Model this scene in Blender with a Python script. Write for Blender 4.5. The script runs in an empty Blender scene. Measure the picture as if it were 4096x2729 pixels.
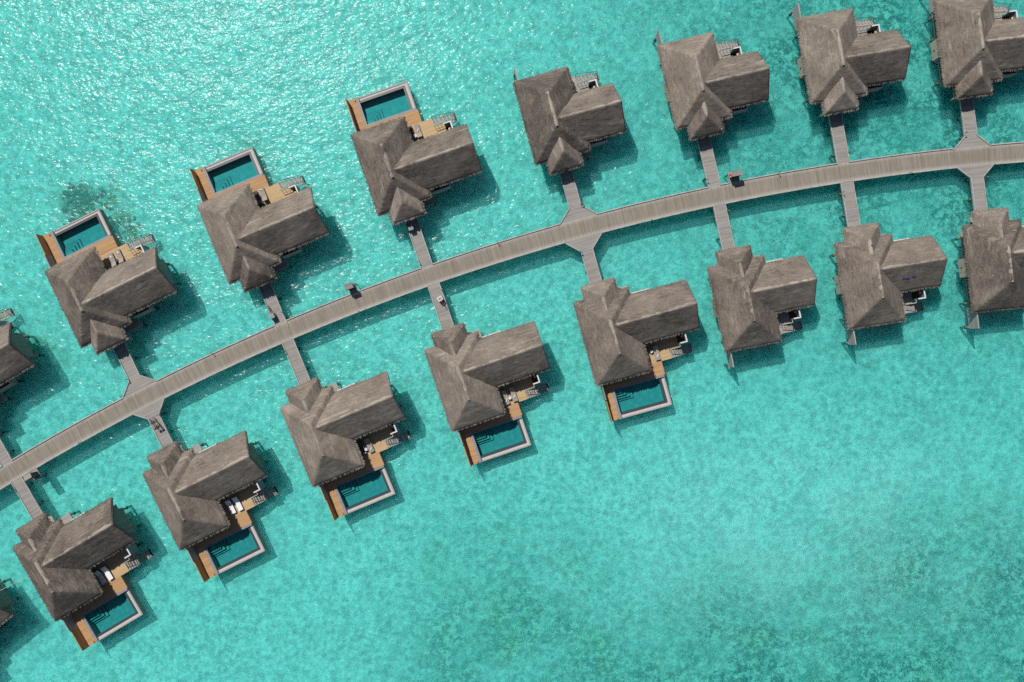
import bpy, math, random
from mathutils import Vector, noise, Matrix

C = bpy.context.scene.collection
scn = bpy.context.scene
R = math.radians
random.seed(7)

# ------------------------------------------------------------------ camera, world, sun
CAM_H = 106.0
TX, TY = R(-0.55351219), R(-1.23014534)
cd = bpy.data.cameras.new('camera')
cd.lens = 28.0
cd.sensor_width = 36.0
cd.clip_end = 3000.0
cam = bpy.data.objects.new('camera', cd)
C.objects.link(cam)
rx = Matrix(((1, 0, 0), (0, math.cos(TX), -math.sin(TX)), (0, math.sin(TX), math.cos(TX))))
ry = Matrix(((math.cos(TY), 0, math.sin(TY)), (0, 1, 0), (-math.sin(TY), 0, math.cos(TY))))
cam.matrix_world = Matrix.Translation((0, 0, CAM_H)) @ (ry @ rx).transposed().to_4x4()
scn.camera = cam

SUN_TRAVEL = Vector((0.417, -0.613, -1.0)).normalized()
SUN_ELEV = math.asin(-SUN_TRAVEL.z)
to_sun = -SUN_TRAVEL
w = bpy.data.worlds.new('World')
scn.world = w
w.use_nodes = True
nt = w.node_tree
bg = nt.nodes['Background']
sky = nt.nodes.new('ShaderNodeTexSky')
sky.sky_type = 'NISHITA'
sky.sun_disc = False
sky.sun_elevation = SUN_ELEV
sky.sun_rotation = math.atan2(to_sun.x, to_sun.y)
sky.air_density = 1.0
sky.dust_density = 1.0
nt.links.new(sky.outputs[0], bg.inputs[0])
bg.inputs[1].default_value = 0.055

sd = bpy.data.lights.new('sun', 'SUN')
sd.energy = 4.5
sd.angle = R(0.53)
sd.color = (1.0, 0.955, 0.89)
sun = bpy.data.objects.new('sun', sd)
C.objects.link(sun)
sun.rotation_euler = SUN_TRAVEL.to_track_quat('-Z', 'Y').to_euler()

scn.view_settings.view_transform = 'Standard'
scn.view_settings.look = 'None'
scn.view_settings.gamma = 1.0
scn.view_settings.use_curve_mapping = False
scn.view_settings.exposure = -0.02
scn.cycles.max_bounces = 8
scn.cycles.transparent_max_bounces = 12
scn.cycles.sample_clamp_indirect = 4.0
scn.cycles.use_denoising = False
scn.cycles.denoiser = 'OPENIMAGEDENOISE'
scn.cycles.denoising_prefilter = 'ACCURATE'

# ------------------------------------------------------------------ node helpers
class NT:
    def __init__(s, name):
        s.m = bpy.data.materials.new(name)
        s.m.use_nodes = True
        s.t = s.m.node_tree
        for n in list(s.t.nodes):
            s.t.nodes.remove(n)
        s.out = s.n('ShaderNodeOutputMaterial')
    def n(s, typ, **k):
        nd = s.t.nodes.new(typ)
        for a, b in k.items():
            setattr(nd, a, b)
        return nd
    def put(s, sock, v):
        if isinstance(v, bpy.types.NodeSocket):
            s.t.links.new(v, sock)
        else:
            if sock.type == 'RGBA' and len(v) == 3:
                v = (*v, 1.0)
            sock.default_value = v
    def math(s, op, a, b=0.0, c=0.0, clamp=False):
        nd = s.n('ShaderNodeMath', operation=op, use_clamp=clamp)
        s.put(nd.inputs[0], a); s.put(nd.inputs[1], b); s.put(nd.inputs[2], c)
        return nd.outputs[0]
    def vmath(s, op, a, b=(0, 0, 0)):
        nd = s.n('ShaderNodeVectorMath', operation=op)
        s.put(nd.inputs[0], a); s.put(nd.inputs[1], b)
        return nd.outputs[0]
    def mapping(s, v, loc=(0, 0, 0), rot=(0, 0, 0), scale=(1, 1, 1)):
        nd = s.n('ShaderNodeMapping')
        s.put(nd.inputs[0], v)
        nd.inputs[1].default_value = loc
        nd.inputs[2].default_value = rot
        nd.inputs[3].default_value = scale
        return nd.outputs[0]
    def noise(s, v, scale, detail=2.0, rough=0.5, dist=0.0):
        nd = s.n('ShaderNodeTexNoise')
        s.put(nd.inputs['Vector'], v)
        nd.inputs['Scale'].default_value = scale
        nd.inputs['Detail'].default_value = detail
        nd.inputs['Roughness'].default_value = rough
        nd.inputs['Distortion'].default_value = dist
        return nd.outputs['Fac']
    def voronoi(s, v, scale, feature='F1', out='Distance', rnd=1.0):
        nd = s.n('ShaderNodeTexVoronoi', feature=feature)
        s.put(nd.inputs['Vector'], v)
        nd.inputs['Scale'].default_value = scale
        nd.inputs['Randomness'].default_value = rnd
        return nd.outputs[out]
    def ramp(s, f, a, b, lo=0.0, hi=1.0, smooth=True):
        nd = s.n('ShaderNodeMapRange', interpolation_type='SMOOTHSTEP' if smooth else 'LINEAR')
        s.put(nd.inputs[0], f)
        nd.inputs[1].default_value = a; nd.inputs[2].default_value = b
        nd.inputs[3].default_value = lo; nd.inputs[4].default_value = hi
        return nd.outputs[0]
    def mix(s, f, a, b, typ='MIX'):
        nd = s.n('ShaderNodeMix', data_type='RGBA', blend_type=typ)
        s.put(nd.inputs[0], f); s.put(nd.inputs[6], a); s.put(nd.inputs[7], b)
        return nd.outputs[2]
    def scale_col(s, col, f):
        nd = s.n('ShaderNodeVectorMath', operation='SCALE')
        s.put(nd.inputs[0], col); s.put(nd.inputs[3], f)
        return nd.outputs[0]
    def bump(s, h, strength=0.5, dist=0.1, normal=None):
        nd = s.n('ShaderNodeBump')
        nd.inputs['Strength'].default_value = strength
        nd.inputs['Distance'].default_value = dist
        s.put(nd.inputs['Height'], h)
        if normal is not None:
            s.put(nd.inputs['Normal'], normal)
        return nd.outputs[0]
    def bsdf(s, col, rough=0.7, normal=None, metal=0.0, spec=0.3):
        nd = s.n('ShaderNodeBsdfPrincipled')
        s.put(nd.inputs['Base Color'], col)
        s.put(nd.inputs['Roughness'], rough)
        nd.inputs['Metallic'].default_value = metal
        nd.inputs['Specular IOR Level'].default_value = spec
        if normal is not None:
            s.put(nd.inputs['Normal'], normal)
        s.t.links.new(nd.outputs[0], s.out.inputs[0])
        return nd
    def obj(s):
        return s.n('ShaderNodeTexCoord').outputs['Object']
    def uv(s):
        return s.n('ShaderNodeTexCoord').outputs['UV']
    def rnd(s):
        return s.n('ShaderNodeObjectInfo').outputs['Random']
    def sep(s, v):
        nd = s.n('ShaderNodeSeparateXYZ'); s.put(nd.inputs[0], v)
        return nd.outputs
    def comb(s, x, y, z):
        nd = s.n('ShaderNodeCombineXYZ')
        s.put(nd.inputs[0], x); s.put(nd.inputs[1], y); s.put(nd.inputs[2], z)
        return nd.outputs[0]

def mat_plain(name, col, rough=0.6, var=0.18, scale=3.0, metal=0.0, bump=0.0, spec=0.3):
    g = NT(name)
    o = g.obj()
    f = g.noise(o, scale, 4.0, 0.6)
    c = g.scale_col(col, g.ramp(f, 0.25, 0.75, 1 - var, 1 + var))
    nrm = g.bump(g.noise(o, scale * 8, 3.0), bump, 0.02) if bump else None
    g.bsdf(c, rough, nrm, metal, spec)
    return g.m

def mat_thatch(name, dark, mid, light, band=1.0):
    g = NT(name)
    o = g.obj()
    r = g.rnd()
    off = g.comb(g.math('MULTIPLY', r, 37.0), g.math('MULTIPLY', r, 91.0), g.math('MULTIPLY', r, 13.0))
    p = g.vmath('ADD', o, off)
    # courses of leaf that run along the eaves
    pc = g.mapping(p, scale=(0.8, 0.8, 5.5))
    course = g.noise(pc, 1.0, 5.0, 0.72, 0.4)
    pc2 = g.mapping(p, scale=(1.4, 1.4, 11.0))
    course2 = g.noise(pc2, 1.0, 3.0, 0.6)
    patch = g.noise(p, 0.32, 3.0, 0.6, 0.3)
    fib = g.noise(p, 6.0, 4.0, 0.78)
    fib2 = g.noise(g.mapping(p, scale=(9.0, 9.0, 3.0)), 2.2, 2.0, 0.6)
    f = g.math('ADD', g.math('MULTIPLY', course, 0.30), g.math('MULTIPLY', course2, 0.22))
    f = g.math('ADD', f, g.math('MULTIPLY', fib, 0.48))
    f = g.math('ADD', f, g.math('MULTIPLY', g.math('SUBTRACT', patch, 0.5), 0.35))
    f = g.math('ADD', f, g.math('MULTIPLY', g.math('SUBTRACT', r, 0.5), 0.13))
    c = g.mix(g.ramp(f, 0.38, 0.52), dark, mid)
    c = g.mix(g.ramp(f, 0.52, 0.68), c, light)
    # a few pale worn streaks and dark mossy ones
    st = g.noise(g.mapping(p, loc=(5, 3, 1), scale=(0.22, 0.22, 2.6)), 1.0, 3.0, 0.7, 0.6)
    c = g.mix(g.ramp(st, 0.58, 0.72, 0.0, 0.5), c, (0.40, 0.345, 0.29))
    mo = g.noise(g.mapping(p, loc=(15, 9, 4), scale=(0.5, 0.5, 0.9)), 1.0, 4.0, 0.7, 0.8)
    c = g.mix(g.ramp(mo, 0.60, 0.76, 0.0, 0.4), c, (0.085, 0.078, 0.072))
    ta = g.noise(g.mapping(p, loc=(35, 19, 2)), 0.55, 2.0, 0.5)
    c = g.mix(g.ramp(ta, 0.68, 0.78, 0.0, 0.45), c, (0.33, 0.22, 0.12))
    h = g.math('ADD', g.math('MULTIPLY', fib, 0.8), g.math('MULTIPLY', fib2, 0.7))
    h = g.math('ADD', h, g.math('MULTIPLY', course2, 0.7))
    h = g.math('ADD', h, g.math('MULTIPLY', g.noise(p, 2.2, 3.0, 0.6), 0.9))
    n = g.bump(h, 0.35, 0.05)
    b = g.bsdf(c, 0.95, n, 0.0, 0.08)
    return g.m

def mat_planks(name, cols, board=0.145, gap=0.32, streak=(6.0, 0.35), edge=None, var=0.5):
    """UV x counts metres across the boards, UV y metres along them."""
    g = NT(name)
    uv = g.uv()
    r = g.rnd()
    s = g.sep(uv)
    u = g.math('ADD', s[0], g.math('MULTIPLY', r, 57.0))
    v = g.math('ADD', s[1], g.math('MULTIPLY', r, 23.0))
    bi = g.math('FLOOR', g.math('DIVIDE', u, board))
    wn = g.n('ShaderNodeTexWhiteNoise', noise_dimensions='1D')
    g.put(wn.inputs['W'], bi)
    bt = wn.outputs['Value']
    fr = g.math('FRACT', g.math('DIVIDE', u, board))
    gapm = g.ramp(g.math('ABSOLUTE', g.math('SUBTRACT', fr, 0.5)), 0.43, 0.50, 0.0, gap)
    st = g.noise(g.comb(g.math('MULTIPLY', u, streak[0]), g.math('MULTIPLY', v, streak[1]), 0.0), 1.0, 4.0, 0.7)
    bl = g.noise(g.comb(u, v, 3.0), 0.45, 3.0, 0.6, 0.4)
    coarse = g.noise(g.comb(g.math('MULTIPLY', u, 1.6), g.math('MULTIPLY', v, 0.12), 9.0), 1.0, 2.0, 0.6)
    f = g.math('ADD', g.math('MULTIPLY', bt, 0.14), g.math('MULTIPLY', st, 0.66))
    f = g.math('ADD', f, g.math('MULTIPLY', coarse, 0.12))
    f = g.math('ADD', g.math('MULTIPLY', g.math('SUBTRACT', f, 0.5), 1.0 + var), 0.5)
    c = g.mix(g.ramp(f, 0.2, 0.55), cols[0], cols[1])
    c = g.mix(g.ramp(f, 0.5, 0.85), c, cols[2])
    c = g.mix(g.ramp(bl, 0.45, 0.75, 0.0, 0.55), c, cols[3])
    wn2 = g.n('ShaderNodeTexWhiteNoise', noise_dimensions='1D')
    g.put(wn2.inputs['W'], g.math('ADD', bi, 400.5))
    odd = g.ramp(wn2.outputs['Value'], 0.94, 0.975, 0.0, 0.4)
    c = g.mix(odd, c, cols[4])
    if edge:
        ed = g.ramp(g.math('ABSOLUTE', g.math('SUBTRACT', s[1], edge[0])), edge[1], edge[2], 0.0, 0.75)
        ed = g.math('MULTIPLY', ed, g.ramp(st, 0.3, 0.6, 0.45, 1.0))
        c = g.mix(ed, c, edge[3])
    c = g.scale_col(c, g.math('SUBTRACT', 1.0, gapm))
    n = g.bump(g.math('SUBTRACT', g.math('MULTIPLY', st, 0.3), gapm), 0.35, 0.01)
    g.bsdf(c, 0.8, n, 0.0, 0.2)
    return g.m

M = {}
M['thatch'] = mat_thatch('thatch', (0.088, 0.076, 0.067), (0.185, 0.156, 0.132), (0.32, 0.274, 0.23))
M['ridge'] = mat_thatch('ridge_thatch', (0.20, 0.175, 0.153), (0.33, 0.288, 0.247), (0.45, 0.395, 0.34))
GREYS = ((0.17, 0.155, 0.14), (0.27, 0.245, 0.222), (0.36, 0.335, 0.31), (0.25, 0.215, 0.18), (0.36, 0.27, 0.18))
M['boardwalk'] = mat_planks('boardwalk_planks', ((0.185, 0.165, 0.136), (0.255, 0.229, 0.192), (0.325, 0.298, 0.258), (0.195, 0.163, 0.128), (0.35, 0.27, 0.175)),
                            edge=(1.25, 0.62, 1.22, (0.41, 0.39, 0.37)))
M['jetty'] = mat_planks('jetty_planks', ((0.20, 0.19, 0.178), (0.295, 0.28, 0.265), (0.375, 0.36, 0.345), (0.275, 0.245, 0.215), (0.375, 0.345, 0.305)))
M['deck_grey'] = mat_planks('grey_deck_planks', ((0.25, 0.235, 0.215), (0.34, 0.32, 0.295), (0.43, 0.41, 0.38), (0.33, 0.30, 0.26), (0.36, 0.33, 0.28)))
M['deck_orange'] = mat_planks('golden_deck_planks', ((0.34, 0.20, 0.098), (0.46, 0.28, 0.142), (0.55, 0.355, 0.195), (0.40, 0.245, 0.125), (0.30, 0.17, 0.082)), board=0.12, gap=0.3)
M['deck_oak'] = mat_planks('oak_deck_planks', ((0.40, 0.275, 0.145), (0.50, 0.355, 0.20), (0.57, 0.43, 0.26), (0.45, 0.33, 0.20), (0.37, 0.255, 0.145)), board=0.12, gap=0.3)
M['screen_orange'] = mat_planks('golden_screen_boards', ((0.36, 0.18, 0.07), (0.46, 0.25, 0.11), (0.52, 0.30, 0.14), (0.40, 0.21, 0.09), (0.33, 0.16, 0.06)), board=0.1, gap=0.4)
M['screen_grey'] = mat_planks('grey_screen_boards', ((0.27, 0.25, 0.235), (0.36, 0.34, 0.325), (0.44, 0.42, 0.40), (0.33, 0.31, 0.29), (0.38, 0.35, 0.31)), board=0.11, gap=0.4)
M['wall'] = mat_planks('wall_boards', ((0.17, 0.175, 0.155), (0.235, 0.24, 0.21), (0.30, 0.30, 0.26), (0.22, 0.22, 0.18), (0.20, 0.19, 0.15)), board=0.2, gap=0.45)
M['bay'] = mat_planks('pale_wall_boards', ((0.36, 0.335, 0.26), (0.44, 0.41, 0.325), (0.50, 0.47, 0.38), (0.40, 0.37, 0.28), (0.38, 0.35, 0.28)), board=0.25, gap=0.25)
M['kerb'] = mat_plain('weathered_timber', (0.37, 0.355, 0.335), 0.8, 0.22, 1.5)
M['beam'] = mat_plain('dark_timber', (0.10, 0.102, 0.108), 0.8, 0.25, 1.5)
M['coping'] = mat_plain('grey_stone', (0.215, 0.23, 0.255), 0.55, 0.14, 2.0)
M['rim'] = mat_plain('beige_render', (0.34, 0.31, 0.28), 0.7, 0.12, 2.0)
M['concrete'] = mat_plain('grey_render', (0.20, 0.205, 0.195), 0.8, 0.15, 0.8)
M['darktile'] = mat_plain('dark_tile', (0.055, 0.055, 0.062), 0.35, 0.2, 6.0, spec=0.5)
M['white'] = mat_plain('white_paint', (0.60, 0.59, 0.57), 0.6, 0.06, 2.0)
M['metal'] = mat_plain('grey_metal', (0.20, 0.20, 0.19), 0.45, 0.1, 3.0, metal=0.3)
M['dark'] = mat_plain('black_rubber', (0.02, 0.02, 0.022), 0.6, 0.2, 5.0)
M['floor_dark'] = mat_planks('dark_floor_boards', ((0.06, 0.042, 0.03), (0.085, 0.062, 0.042), (0.11, 0.082, 0.055), (0.075, 0.052, 0.035), (0.09, 0.065, 0.045)), board=0.12)
M['taupe'] = mat_plain('taupe_fabric', (0.30, 0.265, 0.23), 0.9, 0.06, 10.0)
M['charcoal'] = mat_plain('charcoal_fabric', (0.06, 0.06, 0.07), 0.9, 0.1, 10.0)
M['whitefab'] = mat_plain('white_fabric', (0.74, 0.745, 0.76), 0.9, 0.04, 10.0, bump=0.2)
M['orange'] = mat_plain('orange_plastic', (0.75, 0.10, 0.025), 0.45, 0.05, 4.0)
M['red'] = mat_plain('red_paint', (0.42, 0.04, 0.03), 0.45, 0.05, 4.0)
M['blue'] = mat_plain('blue_tarp', (0.015, 0.06, 0.36), 0.5, 0.1, 4.0)
M['shower'] = mat_plain('cream_ceramic', (0.68, 0.50, 0.34), 0.4, 0.05, 4.0)
M['rope'] = mat_plain('pale_rope', (0.42, 0.40, 0.34), 0.9, 0.1, 10.0)
M['glass'] = mat_plain('window_glass', (0.02, 0.03, 0.035), 0.08, 0.1, 1.0, spec=0.6)
M['plant'] = mat_plain('dark_leaves', (0.03, 0.045, 0.02), 0.6, 0.4, 6.0)
M['teal'] = mat_plain('teal_lid', (0.22, 0.33, 0.36), 0.5, 0.15, 6.0)

def mat_pebble():
    g = NT('white_pebbles')
    o = g.obj()
    v = g.voronoi(o, 14.0)
    c = g.mix(g.ramp(v, 0.1, 0.6), (0.62, 0.61, 0.61), (0.42, 0.41, 0.41))
    g.bsdf(c, 0.7, g.bump(v, 0.6, 0.03))
    return g.m
M['pebble'] = mat_pebble()

def mat_pile():
    g = NT('weathered_pile')
    geo = g.n('ShaderNodeNewGeometry')
    z = g.sep(geo.outputs['Position'])[2]
    zz = g.math('ADD', z, g.math('MULTIPLY', g.math('SUBTRACT', g.noise(geo.outputs['Position'], 3.0, 3.0), 0.5), 0.35))
    c = g.mix(g.ramp(zz, 0.05, 0.30), (0.035, 0.04, 0.018), (0.24, 0.225, 0.20))
    g.bsdf(c, 0.85, None, 0.0, 0.1)
    return g.m
M['pile'] = mat_pile()

def mat_pool_tile():
    g = NT('pool_tile')
    o = g.obj()
    v = g.voronoi(o, 9.0, out='Color')
    f = g.noise(o, 1.4, 4.0, 0.65)
    c = g.mix(g.ramp(f, 0.35, 0.7), (0.20, 0.36, 0.35), (0.31, 0.44, 0.385))
    c = g.mix(0.22, c, v, 'MULTIPLY')
    sp = g.noise(o, 6.0, 3.0, 0.7)
    c = g.mix(g.ramp(sp, 0.55, 0.7, 0.0, 0.35), c, (0.05, 0.17, 0.20))
    g.bsdf(c, 0.5, None, 0.0, 0.3)
    return g.m
M['pooltile'] = mat_pool_tile()

def water_shader(name, tint, wave_nodes, rough, turbid=0.0, tcol=(0.075, 0.60, 0.60)):
    g = NT(name)
    nrm, nrm2 = wave_nodes(g)
    tr = g.n('ShaderNodeBsdfTransparent'); g.put(tr.inputs[0], tint)
    body = tr.outputs[0]
    if turbid:
        df = g.n('ShaderNodeSubsurfaceScattering', falloff='BURLEY')
        g.put(df.inputs['Color'], tcol)
        df.inputs['Scale'].default_value = 1.0
        df.inputs['Radius'].default_value = (1.0, 4.8, 5.0)
        mt = g.n('ShaderNodeMixShader')
        o = g.obj()
        q = g.mapping(o, loc=(-36.0 / 34, 24.0 / 17, 0), scale=(1 / 34.0, 1 / 17.0, 1.0))
        ln = g.n('ShaderNodeVectorMath', operation='LENGTH'); g.put(ln.inputs[0], g.vmath('ADD', q, g.comb(g.math('MULTIPLY', g.math('SUBTRACT', g.noise(o, 0.07, 3.0), 0.5), 1.4), 0.0, 0.0)))
        pl = g.ramp(ln.outputs['Value'], 0.15, 1.25, 0.15, 0.0)
        pl = g.math('MULTIPLY', pl, g.ramp(g.noise(o, 0.12, 3.0, 0.6), 0.3, 0.65, 0.45, 1.0))
        g.put(mt.inputs[0], g.math('ADD', g.math('MULTIPLY', pl, 0.4), turbid))
        g.put(df.inputs['Color'], g.mix(g.math('MULTIPLY', pl, 6.0, clamp=True), tcol, (0.22, 0.70, 0.72)))
        g.t.links.new(body, mt.inputs[1]); g.t.links.new(df.outputs[0], mt.inputs[2])
        body = mt.outputs[0]
    gl = g.n('ShaderNodeBsdfGlossy'); g.put(gl.inputs[0], (1, 1, 1)); gl.inputs['Roughness'].default_value = rough
    g.t.links.new(nrm, gl.inputs['Normal'])
    fr = g.n('ShaderNodeFresnel'); fr.inputs[0].default_value = 1.225
    mx = g.n('ShaderNodeMixShader')
    g.t.links.new(fr.outputs[0], mx.inputs[0])
    g.t.links.new(body, mx.inputs[1])
    g.t.links.new(gl.outputs[0], mx.inputs[2])
    g.t.links.new(mx.outputs[0], g.out.inputs[0])
    return g.m

def sea_waves(g):
    o = g.obj()
    a = g.noise(g.mapping(o, rot=(0, 0, R(-35)), scale=(0.65, 1.0, 1.0)), 2.5, 1.5, 0.5, 0.15)
    b = g.noise(g.mapping(o, loc=(40, 7, 0), rot=(0, 0, R(20)), scale=(0.8, 1.0, 1.0)), 0.85, 1.0, 0.5, 0.15)
    sw = g.noise(g.mapping(o, loc=(4, 17, 0), rot=(0, 0, R(-40)), scale=(0.35, 1.0, 1.0)), 0.16, 1.0, 0.4)
    h = g.math('ADD', g.math('MULTIPLY', a, 0.125), g.math('MULTIPLY', b, 0.19))
    h = g.math('ADD', h, g.math('MULTIPLY', sw, 0.5))
    return g.bump(h, 1.0, 1.0), g.bump(h, 1.0, 1.0)
def pool_waves(g):
    o = g.obj()
    n = g.bump(g.noise(o, 2.2, 2.0, 0.5, 0.3), 1.0, 0.004)
    return n, n
M['water'] = water_shader('sea_water', (0.395, 0.865, 0.852), sea_waves, 0.24, 0.23)
M['poolwater'] = water_shader('pool_water', (0.30, 0.80, 0.84), pool_waves, 0.02)

def mat_seabed():
    g = NT('seabed')
    o = g.obj()
    s = g.sep(o)
    warp = g.n('ShaderNodeTexNoise'); g.put(warp.inputs['Vector'], o); warp.inputs['Scale'].default_value = 0.9; warp.inputs['Detail'].default_value = 3.0
    wv = g.vmath('ADD', o, g.vmath('SCALE', warp.outputs['Color']))
    nd = g.n('ShaderNodeVectorMath', operation='SCALE'); g.put(nd.inputs[0], warp.outputs['Color']); nd.inputs[3].default_value = 0.4
    wv = g.vmath('ADD', o, nd.outputs[0])
    # sand, its fine mottling partly painted in place of caustic light
    big = g.noise(o, 0.045, 3.0, 0.55)
    fine = g.noise(wv, 1.7, 4.0, 0.66)
    sand = g.mix(g.ramp(fine, 0.32, 0.68), (0.44, 0.465, 0.435), (0.82, 0.81, 0.75))
    sand = g.mix(g.ramp(g.noise(o, 0.09, 4.0, 0.6, 0.5), 0.35, 0.7, 0.0, 0.35), sand, (0.60, 0.66, 0.60))
    def dist(x, y):
        q = g.n('ShaderNodeVectorMath', operation='DISTANCE'); g.put(q.inputs[0], o); q.inputs[1].default_value = (x, y, -1.25)
        return q.outputs['Value']
    # broken coral rubble: strongest top right and along the bottom right
    w1 = g.ramp(dist(62.0, 46.0), 18.0, 72.0, 1.0, 0.0)
    w2 = g.math('MAXIMUM', g.ramp(dist(58.0, -46.0), 14.0, 34.0, 1.0, 0.0), g.ramp(dist(28.0, -50.0), 10.0, 27.0, 1.0, 0.0))
    w3 = g.math('MAXIMUM', g.ramp(dist(0.0, -44.0), 8.0, 26.0, 0.75, 0.0), g.ramp(dist(-6.0, -30.0), 4.0, 15.0, 0.35, 0.0))
    zone = g.math('MAXIMUM', w1, g.math('MAXIMUM', w2, w3))
    brk = g.noise(g.mapping(wv, loc=(9, 2, 0)), 0.16, 5.0, 0.68, 0.3)
    rmask = g.math('MULTIPLY', zone, g.ramp(brk, 0.36, 0.58, 0.45, 1.0))
    blot = g.noise(wv, 1.05, 4.0, 0.68, 0.2)
    spk = g.noise(wv, 2.6, 3.0, 0.7)
    bsp = g.math('ADD', g.math('MULTIPLY', blot, 0.6), g.math('MULTIPLY', spk, 0.4))
    rubble = g.mix(g.ramp(bsp, 0.44, 0.58), (0.01, 0.06, 0.045), (0.54, 0.58, 0.50))
    rubble = g.mix(g.ramp(g.noise(wv, 0.22, 3.0, 0.6), 0.4, 0.65, 0.0, 0.5), rubble, (0.22, 0.34, 0.29))
    c = g.mix(rmask, sand, rubble)
    # turf algae, olive specks in loose drifts
    al = g.noise(g.mapping(wv, loc=(30, 12, 0)), 0.14, 5.0, 0.7, 0.3)
    lz = g.math('MAXIMUM', g.math('MULTIPLY', w2, 0.7), g.math('MAXIMUM', w3, g.math('MAXIMUM', g.ramp(dist(-67.0, 9.0), 3.0, 20.0, 1.0, 0.0), g.ramp(dist(-38.0, 28.0), 2.0, 14.0, 0.6, 0.0))))
    am = g.math('MULTIPLY', g.ramp(al, 0.50, 0.66, 0.0, 0.85), lz)
    c = g.mix(am, c, g.mix(g.ramp(bsp, 0.44, 0.58), (0.14, 0.19, 0.06), (0.62, 0.58, 0.36)))
    # the dark reef beside the leftmost pool, and its olive fringe
    def spot(x, y, r0, r1):
        q = g.n('ShaderNodeVectorMath', operation='DISTANCE')
        g.put(q.inputs[0], wv); q.inputs[1].default_value = (x + 0.2, y + 0.2, -1.25 + 0.2)
        return g.ramp(q.outputs['Value'], r0, r1, 1.0, 0.0)
    def spots(lst):
        m_ = None
        for q in lst:
            t_ = spot(*q)
            m_ = t_ if m_ is None else g.math('MAXIMUM', m_, t_)
        return m_
    olive = spots(((-61.0, 19.6, 1.0, 4.4), (-57.0, 20.3, 0.3, 3.0), (-55.6, 17.8, 0.3, 2.7), (-54.2, 15.9, 0.3, 2.4), (-52.8, 14.4, 0.2, 2.2), (-60.6, 16.6, 0.3, 2.4)))
    reef = spots(((-62.2, 20.3, 0.4, 2.6), (-60.2, 20.4, 0.4, 2.4), (-61.6, 18.4, 0.3, 2.0), (-58.2, 21.2, 0.2, 1.3), (-54.6, 16.8, 0.2, 1.2)))
    dark = g.noise(wv, 0.9, 4.0, 0.7, 0.2)
    c = g.mix(g.math('MULTIPLY', olive, g.ramp(dark, 0.36, 0.62, 0.95, 0.25)), c, (0.30, 0.20, 0.03))
    c = g.mix(g.math('MULTIPLY', reef, g.ramp(dark, 0.42, 0.66, 1.0, 0.3)), c, (0.045, 0.035, 0.012))
    caustic_cell = g.voronoi(wv, 1.0, 'SMOOTH_F1')  # caustic light network painted into the seabed colour: pale edges, darker centres
    c = g.scale_col(c, g.ramp(caustic_cell, 0.12, 0.62, 0.76, 1.10))
    # relief
    rp = g.math('ABSOLUTE', g.math('SUBTRACT', g.noise(wv, 0.95, 3.0, 0.55), 0.5))
    rel = g.math('ADD', g.math('MULTIPLY', g.ramp(rp, 0.0, 0.13, 1.0, 0.0), 0.10), g.math('MULTIPLY', g.noise(wv, 2.2, 3.0, 0.55), 0.07))
    rel = g.math('ADD', rel, g.math('MULTIPLY', g.noise(o, 0.5, 2.0, 0.5), 0.2))
    n = g.bump(rel, 0.8, 0.5)
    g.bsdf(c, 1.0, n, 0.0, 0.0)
    return g.m
M['seabed'] = mat_seabed()

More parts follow.
